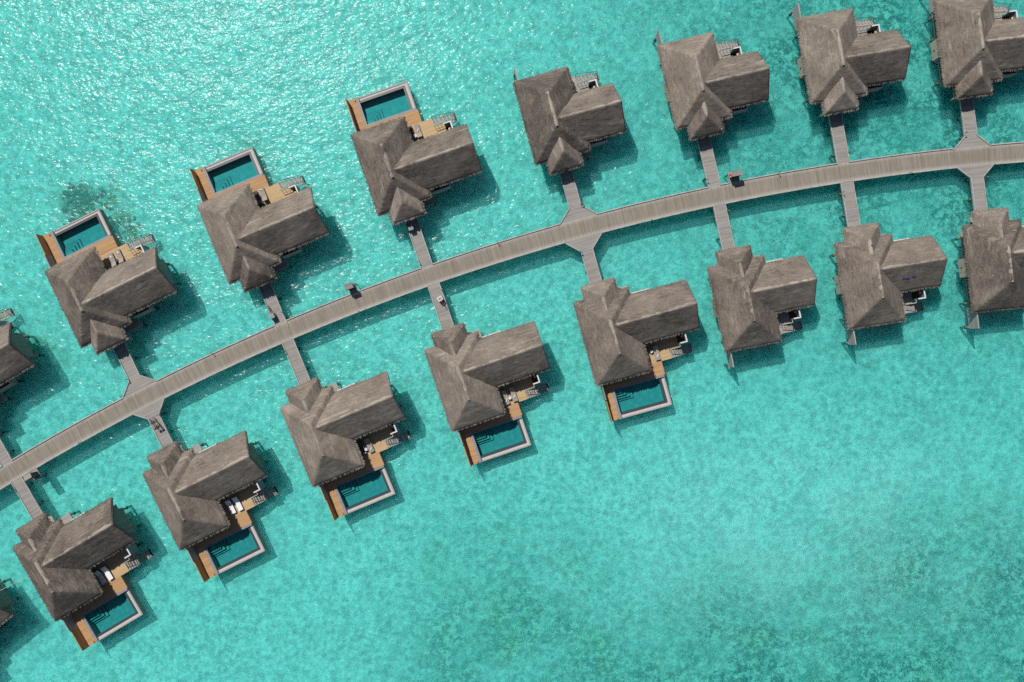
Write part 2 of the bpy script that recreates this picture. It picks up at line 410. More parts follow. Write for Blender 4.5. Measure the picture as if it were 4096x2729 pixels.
# ------------------------------------------------------------------ mesh builder
class MB:
    def __init__(s, m=1):
        s.v = []; s.f = []; s.uv = []; s.m = m; s.sm = []
    def face(s, pts, uvs=None, smooth=False):
        b = len(s.v)
        s.v += [tuple(p) for p in pts]
        s.f.append(list(range(b, b + len(pts))))
        s.uv.append(uvs or [(0, 0)] * len(pts))
        s.sm.append(smooth)
    def box(s, x0, x1, y0, y1, z0, z1, ax='x', c=None, rot=0.0):
        """ax: axis the boards are counted along."""
        cx, cy = c if c else ((x0 + x1) / 2, (y0 + y1) / 2)
        co, si = math.cos(rot), math.sin(rot)
        def P(x, y, z):
            if rot:
                dx, dy = x - cx, y - cy
                return (cx + co * dx - si * dy, cy + si * dx + co * dy, z)
            return (x, y, z)
        q = [(x0, y0, z0), (x1, y0, z0), (x1, y1, z0), (x0, y1, z0), (x0, y0, z1), (x1, y0, z1), (x1, y1, z1), (x0, y1, z1)]
        for idx in ((3, 2, 1, 0), (4, 5, 6, 7), (0, 1, 5, 4), (1, 2, 6, 5), (2, 3, 7, 6), (3, 0, 4, 7)):
            pts = [q[i] for i in idx]
            if ax == 'x': uvs = [(p[0] + 0.31 * p[2] * 0, p[1] + p[2]) for p in pts]
            elif ax == 'y': uvs = [(p[1], p[0] + p[2]) for p in pts]
            elif ax == 'z': uvs = [(p[2], p[0] + p[1]) for p in pts]
            elif ax == 'h': uvs = [(p[0] + p[1], p[2]) for p in pts]
            s.face([P(*p) for p in pts], uvs)
    def tube(s, a, b, r, n=8, r2=None, smooth=True):
        a, b = Vector(a), Vector(b)
        d = (b - a).normalized()
        u = d.cross(Vector((0, 0, 1)) if abs(d.z) < 0.9 else Vector((1, 0, 0))).normalized()
        w_ = d.cross(u)
        r2 = r if r2 is None else r2
        A = [a + r * (math.cos(t) * u + math.sin(t) * w_) for t in [2 * math.pi * i / n for i in range(n)]]
        B = [b + r2 * (math.cos(t) * u + math.sin(t) * w_) for t in [2 * math.pi * i / n for i in range(n)]]
        for i in range(n):
            j = (i + 1) % n
            s.face([A[i], A[j], B[j], B[i]], None, smooth)
        s.face(A[::-1]); s.face(B)
    def disc(s, c, r, z0, z1, n=16):
        s.tube((c[0], c[1], z0), (c[0], c[1], z1), r, n)
    def torus(s, c, axis, r, t, n=20, k=8, arc=(0, 1)):
        c = Vector(c); ax = Vector(axis).normalized()
        u = ax.cross(Vector((0, 0, 1)) if abs(ax.z) < 0.9 else Vector((1, 0, 0))).normalized()
        w_ = ax.cross(u)
        rings = []
        n0 = n if arc == (0, 1) else n + 1
        for i in range(n0):
            th = 2 * math.pi * (arc[0] + (arc[1] - arc[0]) * i / n)
            e = math.cos(th) * u + math.sin(th) * w_
            rings.append([c + e * (r + t * math.cos(2 * math.pi * j / k)) + ax * (t * math.sin(2 * math.pi * j / k)) for j in range(k)])
        m_ = n if arc == (0, 1) else n
        for i in range(m_):
            A, B = rings[i], rings[(i + 1) % len(rings)]
            for j in range(k):
                s.face([A[j], A[(j + 1) % k], B[(j + 1) % k], B[j]], None, True)
    def mesh(s, name):
        me = bpy.data.meshes.new(name)
        v = [(p[0], p[1] * s.m, p[2]) for p in s.v]
        f = s.f if s.m > 0 else [q[::-1] for q in s.f]
        uv = s.uv if s.m > 0 else [q[::-1] for q in s.uv]
        me.from_pydata(v, [], f)
        l = me.uv_layers.new(name='UVMap')
        flat = [c for q in uv for p in q for c in p]
        l.data.foreach_set('uv', flat)
        me.polygons.foreach_set('use_smooth', s.sm)
        me.update()
        return me

def link(name, me, mat, parent=None, label=None):
    o = bpy.data.objects.new(name, me)
    if mat is not None and not me.materials:
        me.materials.append(mat)
    C.objects.link(o)
    if parent: o.parent = parent
    if label: o['label'] = label
    return o
def part(name, mb, mat, parent=None, label=None):
    return link(name, mb.mesh(name), M[mat], parent, label)
def thing(name, label, cat, loc=(0, 0, 0), rz=0.0, group=None):
    o = bpy.data.objects.new(name, None)
    o.empty_display_size = 0.5
    C.objects.link(o)
    o.location = loc; o.rotation_euler = (0, 0, rz)
    o['label'] = label; o['category'] = cat
    if group: o['group'] = group
    return o
def tag(o, label, cat, group=None):
    o['label'] = label; o['category'] = cat
    if group: o['group'] = group
    return o
def copy_tree(o, parent=None):
    c = o.copy(); C.objects.link(c)
    if parent: c.parent = parent
    for ch in o.children: copy_tree(ch, c)
    return c
def retag(root, name, label):
    for o in root.children:
        if o.name.split('.')[0] == name: o['label'] = label

# ------------------------------------------------------------------ the setting
sb = MB()
sb.face([(-500, -500, -1.25), (500, -500, -1.25), (500, 500, -1.25), (-500, 500, -1.25)])
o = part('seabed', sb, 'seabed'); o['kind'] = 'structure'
wt = MB()
wt.face([(-500, -500, 0), (500, -500, 0), (500, 500, 0), (-500, 500, 0)])
o = part('water', wt, 'water'); o['kind'] = 'structure'

# scattered coral lumps on the seabed, too many to count
M['coral'] = mat_plain('coral', (0.17, 0.105, 0.03), 0.95, 0.5, 2.0)
rg = random.Random(5)
b = MB()
def lump(x, y, r):
    n_, k = 8, 4
    ph = rg.uniform(0, 50)
    el = rg.uniform(0.7, 1.3); h = rg.uniform(0.35, 0.7) * r
    rows = []
    for j in range(k + 1):
        t = (math.pi / 2) * j / k
        rows.append([(x + r * el * math.cos(t) * math.cos(a) * (1 + 0.35 * noise.noise(Vector((math.cos(a) + ph, math.sin(a), t)))),
                      y + r / el * math.cos(t) * math.sin(a) * (1 + 0.35 * noise.noise(Vector((math.cos(a) + ph, math.sin(a), t + 9)))),
                      -1.27 + h * math.sin(t)) for a in [2 * math.pi * i / n_ for i in range(n_)]])
    for j in range(k):
        for i in range(n_):
            i2 = (i + 1) % n_
            b.face([rows[j][i], rows[j][i2], rows[j + 1][i2], rows[j + 1][i]], None, True)
for (cx, cy, sp, n_, r0, r1) in ((-62.0, 20.0, 1.2, 34, 0.12, 0.5), (-60.2, 19.8, 1.3, 22, 0.1, 0.4), (-61.2, 18.0, 1.0, 16, 0.1, 0.35), (-57.0, 20.4, 1.2, 14, 0.1, 0.3), (-55.2, 17.0, 1.0, 22, 0.1, 0.32), (-53.2, 14.8, 0.8, 12, 0.1, 0.3),
                                (58.0, -42.0, 5.0, 26, 0.06, 0.2), (46.0, 30.0, 14.0, 60, 0.08, 0.24), (62.0, 16.0, 5.0, 24, 0.1, 0.26)):
    for _ in range(n_):
        lump(rg.gauss(cx, sp), rg.gauss(cy, sp * 0.8), rg.uniform(r0, r1))
o = part('coral', b, 'coral'); o['kind'] = 'stuff'

# ------------------------------------------------------------------ roofs
def softmin(vals, k=0.10):
    m = min(vals)
    return m - k * math.log(sum(math.exp(-(v - m) / k) for v in vals))

def roof_mesh(name, x0, x1, y0, y1, zf, m, eaves, step=0.11, seed=0, thick=0.26, gable=None):
    """height field over a rectangle with a thatch lip, ragged tufts on the named eaves"""
    b = MB(m)
    nx = max(4, int((x1 - x0) / step)); ny = max(4, int((y1 - y0) / step))
    rng = random.Random(seed)
    so = Vector((seed * 3.1, seed * 7.7, 0))
    def disp(x, y, z):
        p = Vector((x, y, z)) + so
        d = 0.07 * noise.noise(p * 0.5) + 0.03 * noise.noise(p * 1.6) + 0.016 * noise.noise(Vector((x * 1.1, y * 1.1, z * 6.0)) + so)
        return d + 0.008 * noise.noise(p * 6)
    grid = []
    for i in range(nx + 1):
        row = []
        for j in range(ny + 1):
            x = x0 + (x1 - x0) * i / nx; y = y0 + (y1 - y0) * j / ny
            z = zf(x, y)
            e = min(x - x0 if 'l' in eaves else 9, x1 - x if 'r' in eaves else 9, y - y0 if 'b' in eaves else 9, y1 - y if 't' in eaves else 9)
            z += disp(x, y, z) - 0.10 * max(0.0, 1 - e / 0.22) ** 2
            jx = jy = 0.0
            if e < 0.02:
                jx = 0.06 * noise.noise(Vector((x * 2.2, y * 2.2, 3.3)) + so)
                jy = 0.06 * noise.noise(Vector((x * 2.2, y * 2.2, 8.3)) + so)
            row.append((x + jx, y + jy, z))
        grid.append(row)
    base = len(b.v)
    for row in grid: b.v += row
    def I(i, j): return base + i * (ny + 1) + j
    for i in range(nx):
        for j in range(ny):
            b.f.append([I(i, j), I(i + 1, j), I(i + 1, j + 1), I(i, j + 1)])
            b.uv.append([(0, 0)] * 4); b.sm.append(True)
    # lip and underside
    loop = [(i, 0) for i in range(nx)] + [(nx, j) for j in range(ny)] + [(i, ny) for i in range(nx, 0, -1)] + [(0, j) for j in range(ny, 0, -1)]
    low = []
    for (i, j) in loop:
        x, y, z = grid[i][j]
        cx, cy = (x0 + x1) / 2, (y0 + y1) / 2
        low.append((x + (0.05 if i == 0 else -0.05 if i == nx else 0), y + (0.05 if j == 0 else -0.05 if j == ny else 0), z - thick))
    lb = len(b.v); b.v += low
    L = len(loop)
    for k in range(L):
        k2 = (k + 1) % L
        b.f.append([I(*loop[k]), lb + k, lb + k2, I(*loop[k2])]); b.uv.append([(0, 0)] * 4); b.sm.append(False)
    cidx = len(b.v)
    # underside: coarse grid
    n2 = 8
    for i in range(n2):
        for j in range(n2):
            xs = [x0 + 0.06 + (x1 - x0 - 0.12) * t / n2 for t in (i, i + 1)]
            ys = [y0 + 0.06 + (y1 - y0 - 0.12) * t / n2 for t in (j, j + 1)]
            b.face([(xs[0], ys[0], zf(xs[0], ys[0]) - thick - 0.02), (xs[0], ys[1], zf(xs[0], ys[1]) - thick - 0.02), (xs[1], ys[1], zf(xs[1], ys[1]) - thick - 0.02), (xs[1], ys[0], zf(xs[1], ys[0]) - thick - 0.02)])
    # tufts
    def tufts(a, c, out):
        a = Vector(a); c = Vector(c); d = (c - a); ln = d.length; d.normalize()
        o_ = Vector(out)
        t = 0.0
        while t < ln:
            wd = rng.uniform(0.08, 0.22)
            p = a + d * t
            z = zf(min(max(p.x, x0), x1), min(max(p.y, y0), y1)) - 0.07
            for lay in range(2):
                le = rng.uniform(0.06, 0.28) * (1 if lay == 0 else 0.75)
                dz = rng.uniform(0.02, 0.20)
                sk = rng.uniform(-0.06, 0.06)
                z0_ = z - 0.12 * lay
                p1 = p - d * wd * 0.6; p2 = p + d * wd * 0.6
                q = p + o_ * le + d * sk
                b.face([(p1.x - o_.x * 0.1, p1.y - o_.y * 0.1, z0_ + 0.04), (p2.x - o_.x * 0.1, p2.y - o_.y * 0.1, z0_ + 0.04),
                        (q.x + d.x * 0.025, q.y + d.y * 0.025, z0_ - dz), (q.x - d.x * 0.025, q.y - d.y * 0.025, z0_ - dz)])
            t += wd * 0.72
    if 'l' in eaves: tufts((x0, y1, 0), (x0, y0, 0), (-1, 0, 0))
    if 'r' in eaves: tufts((x1, y0, 0), (x1, y1, 0), (1, 0, 0))
    if 't' in eaves: tufts((x1, y1, 0), (x0, y1, 0), (0, 1, 0))
    if 'b' in eaves: tufts((x0, y0, 0), (x1, y0, 0), (0, -1, 0))
    return b.mesh(name)

def ridge_mesh(name, pts, m, seed, wdt=0.34, hgt=0.10):
    """rolled thatch cap along a polyline"""
    b = MB(m)
    n = 7
    path = []
    for a, c in zip(pts[:-1], pts[1:]):
        a = Vector(a); c = Vector(c); k = max(2, int((c - a).length / 0.15))
        for t in range(k): path.append(a.lerp(c, t / k))
    path.append(Vector(pts[-1]))
    secs = []
    for i, p in enumerate(path):
        d = (path[min(i + 1, len(path) - 1)] - path[max(i - 1, 0)]); d.z = 0; d.normalize()
        sd_ = Vector((-d.y, d.x, 0))
        tp = min(1.0, 0.55 + 0.45 * min(i, len(path) - 1 - i) / 2.0)
        ww = wdt * tp * (1 + 0.22 * noise.noise(p * 1.3 + Vector((seed, 0, 0))))
        hh = hgt * tp * (1 + 0.4 * noise.noise(p * 2.1 + Vector((0, seed, 0))))
        sec = []
        for j in range(n):
            t = -1 + 2 * j / (n - 1)
            sec.append(p + sd_ * ww * t + Vector((0, 0, hh * (1 - t * t) - 0.80 * ww * abs(t) ** 1.25)))
        secs.append(sec)
    base = len(b.v)
    for s_ in secs: b.v += [tuple(q) for q in s_]
    for i in range(len(secs) - 1):
        for j in range(n - 1):
            b.f.append([base + i * n + j, base + i * n + j + 1, base + (i + 1) * n + j + 1, base + (i + 1) * n + j][::-1])
            b.uv.append([(0, 0)] * 4); b.sm.append(True)
    return b.mesh(name)

EZ, RZ = 3.50, 6.50
def z_main(x, y):
    s_ = (RZ - EZ) / 3.6
    return softmin([EZ + s_ * x, EZ + s_ * (7.2 - x), EZ + (RZ - EZ) / 3.5 * (-y), EZ + (RZ - EZ) / 3.55 * (11.05 + y)], 0.07)
def z_wing(x, y):
    return softmin([3.62 + 0.85 * (-3.66 - y), 3.62 + 0.85 * (y + 10.02)], 0.07)
def z_porch(x, y):
    return softmin([3.42 + 0.90 * (x - 1.45), 3.42 + 0.90 * (5.82 - x), 3.42 + 0.975 * (y + 12.76)], 0.06)

# ------------------------------------------------------------------ villas
VG_P = 'thatched overwater villas with plunge pools'
VG_N = 'thatched overwater villas without pools'
def pile_part(x, y, m, parent, top=1.0, r=0.15):
    b = MB(m)
    b.tube((x, y, -1.5), (x, y, top), r * 1.06, 12, r)
    b.torus((x, y, 0.0), (0, 0, 1), r * 1.02, 0.05, 14, 6)
    b.torus((x, y, -0.16), (0, 0, 1), r * 1.06, 0.055, 14, 6)
    return part('pile', b, 'pile', parent)

def make_villa(kind, m, seed):
    pool = kind == 'p'
    sh = 0.0 if pool else -2.35
    xe = 14.54 if pool else 12.19
    root = thing('overwater_villa', '', 'villa', group=VG_P if pool else VG_N)
    # roofs
    mr = link('main_roof', roof_mesh('main_roof', 0, 7.2, -11.05, 0, z_main, m, 'lrtb', seed=seed), M['thatch'], root)
    link('ridge_cap', ridge_mesh('ridge_cap', [(3.6, -3.25, 6.40), (3.6, -7.75, 6.40)], m, seed, 0.42, 0.085), M['ridge'], mr)
    wr = link('wing_roof', roof_mesh('wing_roof', 3.9, xe, -10.02, -3.66, z_wing, m, 'tb', seed=seed + 1), M['thatch'], root)
    link('ridge_cap', ridge_mesh('ridge_cap', [(3.85, -6.84, 6.02), (4.3, -6.84, 6.22), (xe + 0.02, -6.84, 6.22)], m, seed + 2, 0.40, 0.085), M['ridge'], wr)
    vb = MB(m)
    for (ya, za, yb, zb_) in ((-3.72, 3.42, -6.84, 6.08), (-9.96, 3.42, -6.84, 6.08)):
        a = Vector((xe + 0.03, ya, za)); c = Vector((xe + 0.03, yb, zb_))
        vb.face([a + Vector((0, 0, -0.16)), c + Vector((0, 0, -0.16)), c + Vector((0, 0, 0.14)), a + Vector((0, 0, 0.14))])
        vb.face([a + Vector((0.05, 0, -0.16)), c + Vector((0.05, 0, -0.16)), c + Vector((0.05, 0, 0.14)), a + Vector((0.05, 0, 0.14))])
        vb.face([a + Vector((0, 0, 0.14)), c + Vector((0, 0, 0.14)), c + Vector((0.05, 0, 0.14)), a + Vector((0.05, 0, 0.14))])
    part('barge_board', vb, 'beam', wr)
    pr = link('porch_roof', roof_mesh('porch_roof', 1.45, 5.82, -12.76, -8.7, z_porch, m, 'lrb', seed=seed + 3), M['thatch'], root)
    link('ridge_cap', ridge_mesh('ridge_cap', [(3.635, -8.75, 5.32), (3.635, -10.75, 5.32)], m, seed + 4, 0.32, 0.07), M['ridge'], pr)
    # floor and walls
    xw = 13.3 + sh
    b = MB(m)
    b.box(0.75, 6.4, -10.4, -0.72, 1.0, 1.25, 'x')
    b.box(6.4, xw, -9.3, -4.4, 1.0, 1.25, 'x')
    b.box(2.2, 7.45, -11.48, -10.4, 1.02, 1.255, 'y')
    b.box(2.2, 5.2, -12.5, -11.48, 1.02, 1.255, 'y')
    part('floor', b, 'deck_grey', root)
    b = MB(m)
    b.box(1.0, 6.3, -10.1, -0.95, 1.25, 3.75, 'h')
    b.box(6.3, xw, -9.2, -4.45, 1.25, 3.9, 'h')
    part('wall', b, 'wall', root)
    # gable bay with vertical boards up into the gable
    gx = 13.78 + sh
    b = MB(m)
    b.box(xw, gx, -8.45, -4.82, 1.0, 4.55, 'h')
    for x in (gx, ):
        b.face([(x, -8.45, 4.55), (x, -4.82, 4.55), (x, -5.6, 5.1), (x, -6.84, 6.0), (x, -7.7, 5.1)], [(p, 0) for p in (-8.45, -4.82, -5.6, -6.84, -7.7)])
    part('gable_wall', b, 'wall', root)
    # bathroom bay on the long side
    b = MB(m)
    b.box(0.04, 1.0, -7.02, -4.62, 1.12, 3.4, 'h')
    bay = part('side_bay', b, 'bay', root)
    b = MB(m)
    b.box(-0.03, 0.04, -5.95, -5.82, 1.75, 1.95)
    part('vent', b, 'dark', bay)
    # doors and windows
    b = MB(m); b.box(3.05, 4.15, -10.16, -10.1, 1.26, 3.3, 'h'); d = part('door', b, 'floor_dark', root)
    b = MB(m); b.tube((3.2, -10.2, 2.2), (3.2, -10.2, 2.5), 0.025); part('handle', b, 'metal', d)
    for (x0, x1, yy) in ((1.6, 5.6, -0.93), (7.4, xw - 1.2, -4.42)):
        b = MB(m); b.box(x0, x1, yy, yy + 0.05, 1.3, 3.3); wn = part('window', b, 'glass', root)
        b = MB(m)
        k = 4
        for i in range(k + 1):
            xx = x0 + (x1 - x0) * i / k
            b.box(xx - 0.04, xx + 0.04, yy, yy + 0.08, 1.27, 3.36)
        b.box(x0 - 0.04, x1 + 0.04, yy, yy + 0.075, 3.3, 3.38)
        part('frame', b, 'beam', wn)
    for x in (1.75, 5.5):
        b = MB(m); b.box(x - 0.08, x + 0.08, -12.45, -12.29, 1.02, 3.7); part('porch_post', b, 'kerb', root)
    # bathroom balcony under the wing's inner eave
    bx = 9.86 if pool else 9.75
    b = MB(m)
    b.box(7.35, bx, -10.25, -9.2, 1.05, 1.22, 'x')
    b.box(7.35, bx, -10.33, -10.25, 0.95, 2.36, 'h'); b.box(bx, bx + 0.08, -10.33, -9.2, 0.95, 2.36, 'h')
    bal = part('bathroom_balcony', b, 'screen_grey', root)
    b = MB(m)
    b.box(7.35, bx + 0.1, -10.36, -10.22, 2.36, 2.44); b.box(bx - 0.03, bx + 0.11, -10.22, -9.2, 2.36, 2.44)
    part('rail', b, 'white', bal)
    b = MB(m)
    rg = random.Random(seed + 9)
    for i in range(90):
        x = rg.uniform(7.5, bx - 0.15); y = rg.uniform(-10.2, -9.9); z = rg.uniform(1.3, 2.2)
        a = rg.uniform(0, 6.3); l_ = 0.22
        b.face([(x, y, z), (x + l_ * math.cos(a) + .06, y + 0.3 * l_ * math.sin(a), z + 0.12), (x + l_ * math.cos(a), y + 0.3 * l_ * math.sin(a) + .05, z + 0.16)])
    part('plants', b, 'plant', bal)
    # terrace
    tx1 = 10.5 + sh
    b = MB(m)
    b.box(6.4, tx1, -4.4, -0.72, 1.06, 1.28, 'y')
    b.box(tx1, 11.85 + sh, -4.4, -1.92, 1.06, 1.279, 'y')
    part('terrace', b, 'deck_oak' if pool else 'deck_grey', root)
    # stairs down into the water
    st = MB(m)
    n = 10
    for i in range(n):
        x0 = tx1 + 0.03 + i * 0.30; z = 1.17 - i * 0.112
        st.box(x0, x0 + 0.24, -1.82, -0.80, z - 0.045, z, 'x')
    for yy in (-1.86, -0.80):
        a = Vector((tx1, yy, 1.05)); c = Vector((tx1 + 3.05, yy, -0.08))
        st.face([a, c, c + Vector((0, 0, .2)), a + Vector((0, 0, .2))]); st.face([a + Vector((0, .05, 0)), a + Vector((0, .05, .2)), c + Vector((0, .05, .2)), c + Vector((0, .05, 0))])
        st.face([a + Vector((0, 0, .2)), c + Vector((0, 0, .2)), c + Vector((0, .05, .2)), a + Vector((0, .05, .2))])
    sto = part('stairs', st, 'deck_grey', root)
    ld = MB(m)
    for yy in (-1.75, -0.9):
        ld.tube((tx1 + 2.85, yy, 0.75), (tx1 + 2.85, yy, -0.9), 0.03)
        ld.tube((tx1 + 2.85, yy, 0.75), (tx1 + 3.15, yy, 0.55), 0.03)
    ld.box(tx1 + 2.72, tx1 + 3.12, -1.86, -0.78, -0.02, 0.06)
    part('ladder', ld, 'dark', sto)
    rl = MB(m)
    if m > 0:
        rl.tube((tx1 + 0.04, -0.80, 2.30), (tx1 + 3.05, -0.80, 0.95), 0.035)
        for i in range(7):
            x = tx1 + 0.04 + i * 0.5; z = 2.30 - i * 0.5 * 0.4485
            rl.tube((x, -0.80, z - 1.15), (x, -0.80, z), 0.024)
    else:
        rl.tube((tx1 + 1.9, -1.92, 1.25), (tx1 + 3.0, -1.92, 0.72), 0.03)
        for i in range(3):
            x = tx1 + 1.95 + i * 0.5; z = 1.22 - i * 0.5 * 0.5
            rl.tube((x, -1.92, z - 1.0), (x, -1.92, z), 0.024)
    part('stair_rail', rl, 'metal', root)
    tr = MB(m)
    zt = 2.2
    tr.box(tx1 - 0.02, 11.85 + sh, -1.99, -1.90, zt, zt + 0.05)
    tr.box(11.82 + sh, 11.9 + sh, -2.42, -1.99, zt, zt + 0.05)
    for x in (tx1 + 0.02, tx1 + 0.47, tx1 + 0.92, 11.84 + sh):
        tr.tube((x, -1.945, 1.25), (x, -1.945, zt), 0.024)
    tr.tube((tx1 + .02, -1.945, 1.75), (11.84 + sh, -1.945, 1.75), 0.015)
    tr.box(tx1 - 0.02, tx1 + 1.0, -2.42, -2.36, zt - 0.05, zt) if False else None
    part('terrace_rail', tr, 'kerb', root)
    # outdoor shower
    b = MB(m)
    zs = 3.05 if pool else 2.95
    x0 = 11.85 + sh; x1 = 12.78 + sh
    b.box(x0, x1, -2.48, -2.36, 0.9, zs, 'h'); b.box(x1 - 0.13, x1, -4.4, -2.48, 0.9, zs, 'h')
    shw = part('shower_enclosure', b, 'coping', root)
    b = MB(m); b.box(x0 - .02, x1 + .02, -2.50, -2.34, zs, zs + .05); b.box(x1 - 0.15, x1 + .02, -4.4, -2.50, zs, zs + .05); part('wall_cap', b, 'white', shw)
    b = MB(m); b.box(x0, x1 - 0.13, -4.4, -2.48, 1.05, 1.27, 'y'); part('shower_floor', b, 'floor_dark', shw)
    b = MB(m); b.disc((12.33 + sh, -3.2), 0.15, 2.62, 2.66, 18); hd = part('shower_head', b, 'shower', shw)
    b = MB(m); b.tube((12.33 + sh, -3.2, 2.68), (x1 - 0.1, -3.05, 2.72), 0.022); b.tube((x1 - 0.16, -3.05, 1.6), (x1 - 0.16, -3.05, 2.74), 0.022); part('shower_pipe', b, 'metal', shw)
    # privacy screen: grey section, then golden boards beside the pool
    b = MB(m)
    b.box(0.60, 0.74, -0.7, 2.12, 0.86, 3.05, 'z')
    part('privacy_screen', b, 'screen_grey', root, 'weathered grey boards of the privacy screen')
    if pool:
        b = MB(m); b.box(0.64, 0.74, 2.125, 5.18, 0.9, 2.78, 'z')
        part('privacy_screen', b, 'screen_orange', root, 'golden boards of the privacy screen')
        b = MB(m)
        b.box(0.75, 1.85, 1.05, 5.15, 1.03, 1.27, 'y'); b.box(0.75, 9.15, -0.72, 1.05, 1.03, 1.272, 'y')
        part('pool_deck', b, 'deck_orange', root)
        b = MB(m); b.box(1.55, 1.72, 4.75, 5.0, 1.27, 1.42); part('deck_box', b, 'deck_orange', root)
        # pool
        b = MB(m)
        zb = -0.35
        b.box(1.85, 8.97, 1.05, 5.15, zb, zb + 0.12)
        b.box(1.85, 2.02, 1.05, 5.15, zb + 0.12, 1.0); b.box(2.02, 8.97, 1.05, 1.2, zb + 0.12, 1.0)
        b.box(8.86, 8.97, 1.2, 5.15, zb + 0.12, 1.02); b.box(2.02, 8.86, 5.04, 5.15, zb + 0.12, 1.02)
        b.box(9.0, 9.12, -0.7, 1.04, zb, 1.0)
        pl = part('pool', b, 'concrete', root)
        zi = 0.05
        b = MB(m)
        b.face([(2.1, 1.3, zi), (8.42, 1.3, zi), (8.42, 4.62, zi), (2.1, 4.62, zi)])
        for (p, q) in (((2.14, 1.3), (2.14, 4.62)), ((8.42, 1.3), (2.1, 1.3)), ((2.1, 4.62), (8.42, 4.62)), ((8.42, 4.62), (8.42, 1.3))):
            b.face([(*p, zi), (*q, zi), (*q, 0.96), (*p, 0.96)])
        part('pool_basin', b, 'pooltile', pl)
        b = MB(m)
        b.box(8.24, 8.56, 1.3, 4.74, 0.3, 0.985); b.box(2.14, 8.24, 4.42, 4.74, 0.3, 0.985)
        part('overflow_wall', b, 'darktile', pl)
        b = MB(m)
        b.box(8.56, 8.83, 1.36, 4.74, 0.5, 0.99); b.box(2.2, 8.83, 4.74, 5.01, 0.5, 0.99)
        part('pebble_channel', b, 'pebble', pl)
        b = MB(m)
        b.box(8.83, 9.0, 1.36, 5.18, 0.86, 1.06); b.box(2.2, 8.83, 5.01, 5.18, 0.86, 1.06)
        part('pool_rim', b, 'rim', pl)
        b = MB(m)
        b.box(1.85, 2.18, 1.05, 5.18, 1.0, 1.26); b.box(2.18, 9.0, 1.05, 1.34, 1.0, 1.262)
        part('coping', b, 'coping', pl)
        b = MB(m)
        for i, (xx, yy) in enumerate(((3.3, 2.0), (3.7, 2.35), (4.1, 2.7), (4.5, 3.0))):
            z1 = 0.78 - 0.20 * i
            b.box(2.12, xx, 1.31, yy, zi - 0.01 + 0.001 * i, z1)
        part('pool_steps', b, 'pooltile', pl)
        b = MB(m)
        for i, (xx, yy) in enumerate(((3.3, 2.0), (3.7, 2.35), (4.1, 2.7), (4.5, 3.0))):
            z1 = 0.782 - 0.20 * i
            b.box(2.13, xx + 0.003, yy - 0.05, yy + 0.003, z1 - 0.06, z1); b.box(xx - 0.05, xx + 0.004, 1.33, yy - 0.05, z1 - 0.06, z1)
        part('step_edging', b, 'darktile', pl)
        b = MB(m); b.box(8.0, 8.25, 1.5, 1.75, zi, zi + 0.02); part('drain_cover', b, 'white', pl)
        b = MB(m)
        b.face([(2.12, 1.25, 0.975), (8.52, 1.25, 0.975), (8.52, 4.68, 0.975), (2.12, 4.68, 0.975)])
        part('pool_water', b, 'poolwater', pl)
        piles = [(2.6, 4.6), (5.4, 4.6), (8.4, 4.6), (2.6, 1.6), (8.4, 1.6)]
        for p in piles: pile_part(p[0], p[1], m, root, -0.35)
    else:
        # over-water lounging net
        b = MB(m)
        for x in (3.58, 6.1):
            b.tube((x, -0.75, 1.15), (x, 1.10, 1.17), 0.045)
        nt_ = part('net_pole', b, 'beam', root)
        b = MB(m)
        pts = []
        for i in range(25):
            x = 0.8 + 6.0 * i / 24
            sag = 0.16 * math.sin(math.pi * min(1, max(0, ((x - 0.8) % 2.6) / 2.6)))
            pts.append((x, 0.86 - sag, 1.14 - 0.3 * sag))
        for a, c in zip(pts[:-1], pts[1:]): b.tube(a, c, 0.014, 5)
        for i in range(0, 25):
            a = pts[i]; b.tube((a[0], -0.72, 1.1), a, 0.006, 4)
        for k in range(7):
            y = -0.6 + 0.2 * k
            b.tube((0.8, y, 1.09), (6.8, y, 1.09), 0.006, 4)
        part('net', b, 'rope', nt_)
    # piles
    ps = [(0.85, -1.2), (0.85, -4.0), (0.85, -6.9), (0.85, -9.8), (4.0, -1.2), (4.0, -6.0), (4.0, -10.0), (7.2, -2.6), (7.2, -6.0), (7.2, -11.2), (9.55, -9.8), (10.3 + sh * .5, -6.0),
          (13.72 + sh, -5.3), (13.72 + sh, -8.2), (12.4 + sh, -3.1)]
    if not pool: ps.append((0.62, 1.9))
    for p in ps: pile_part(p[0], p[1], m, root)
    return root

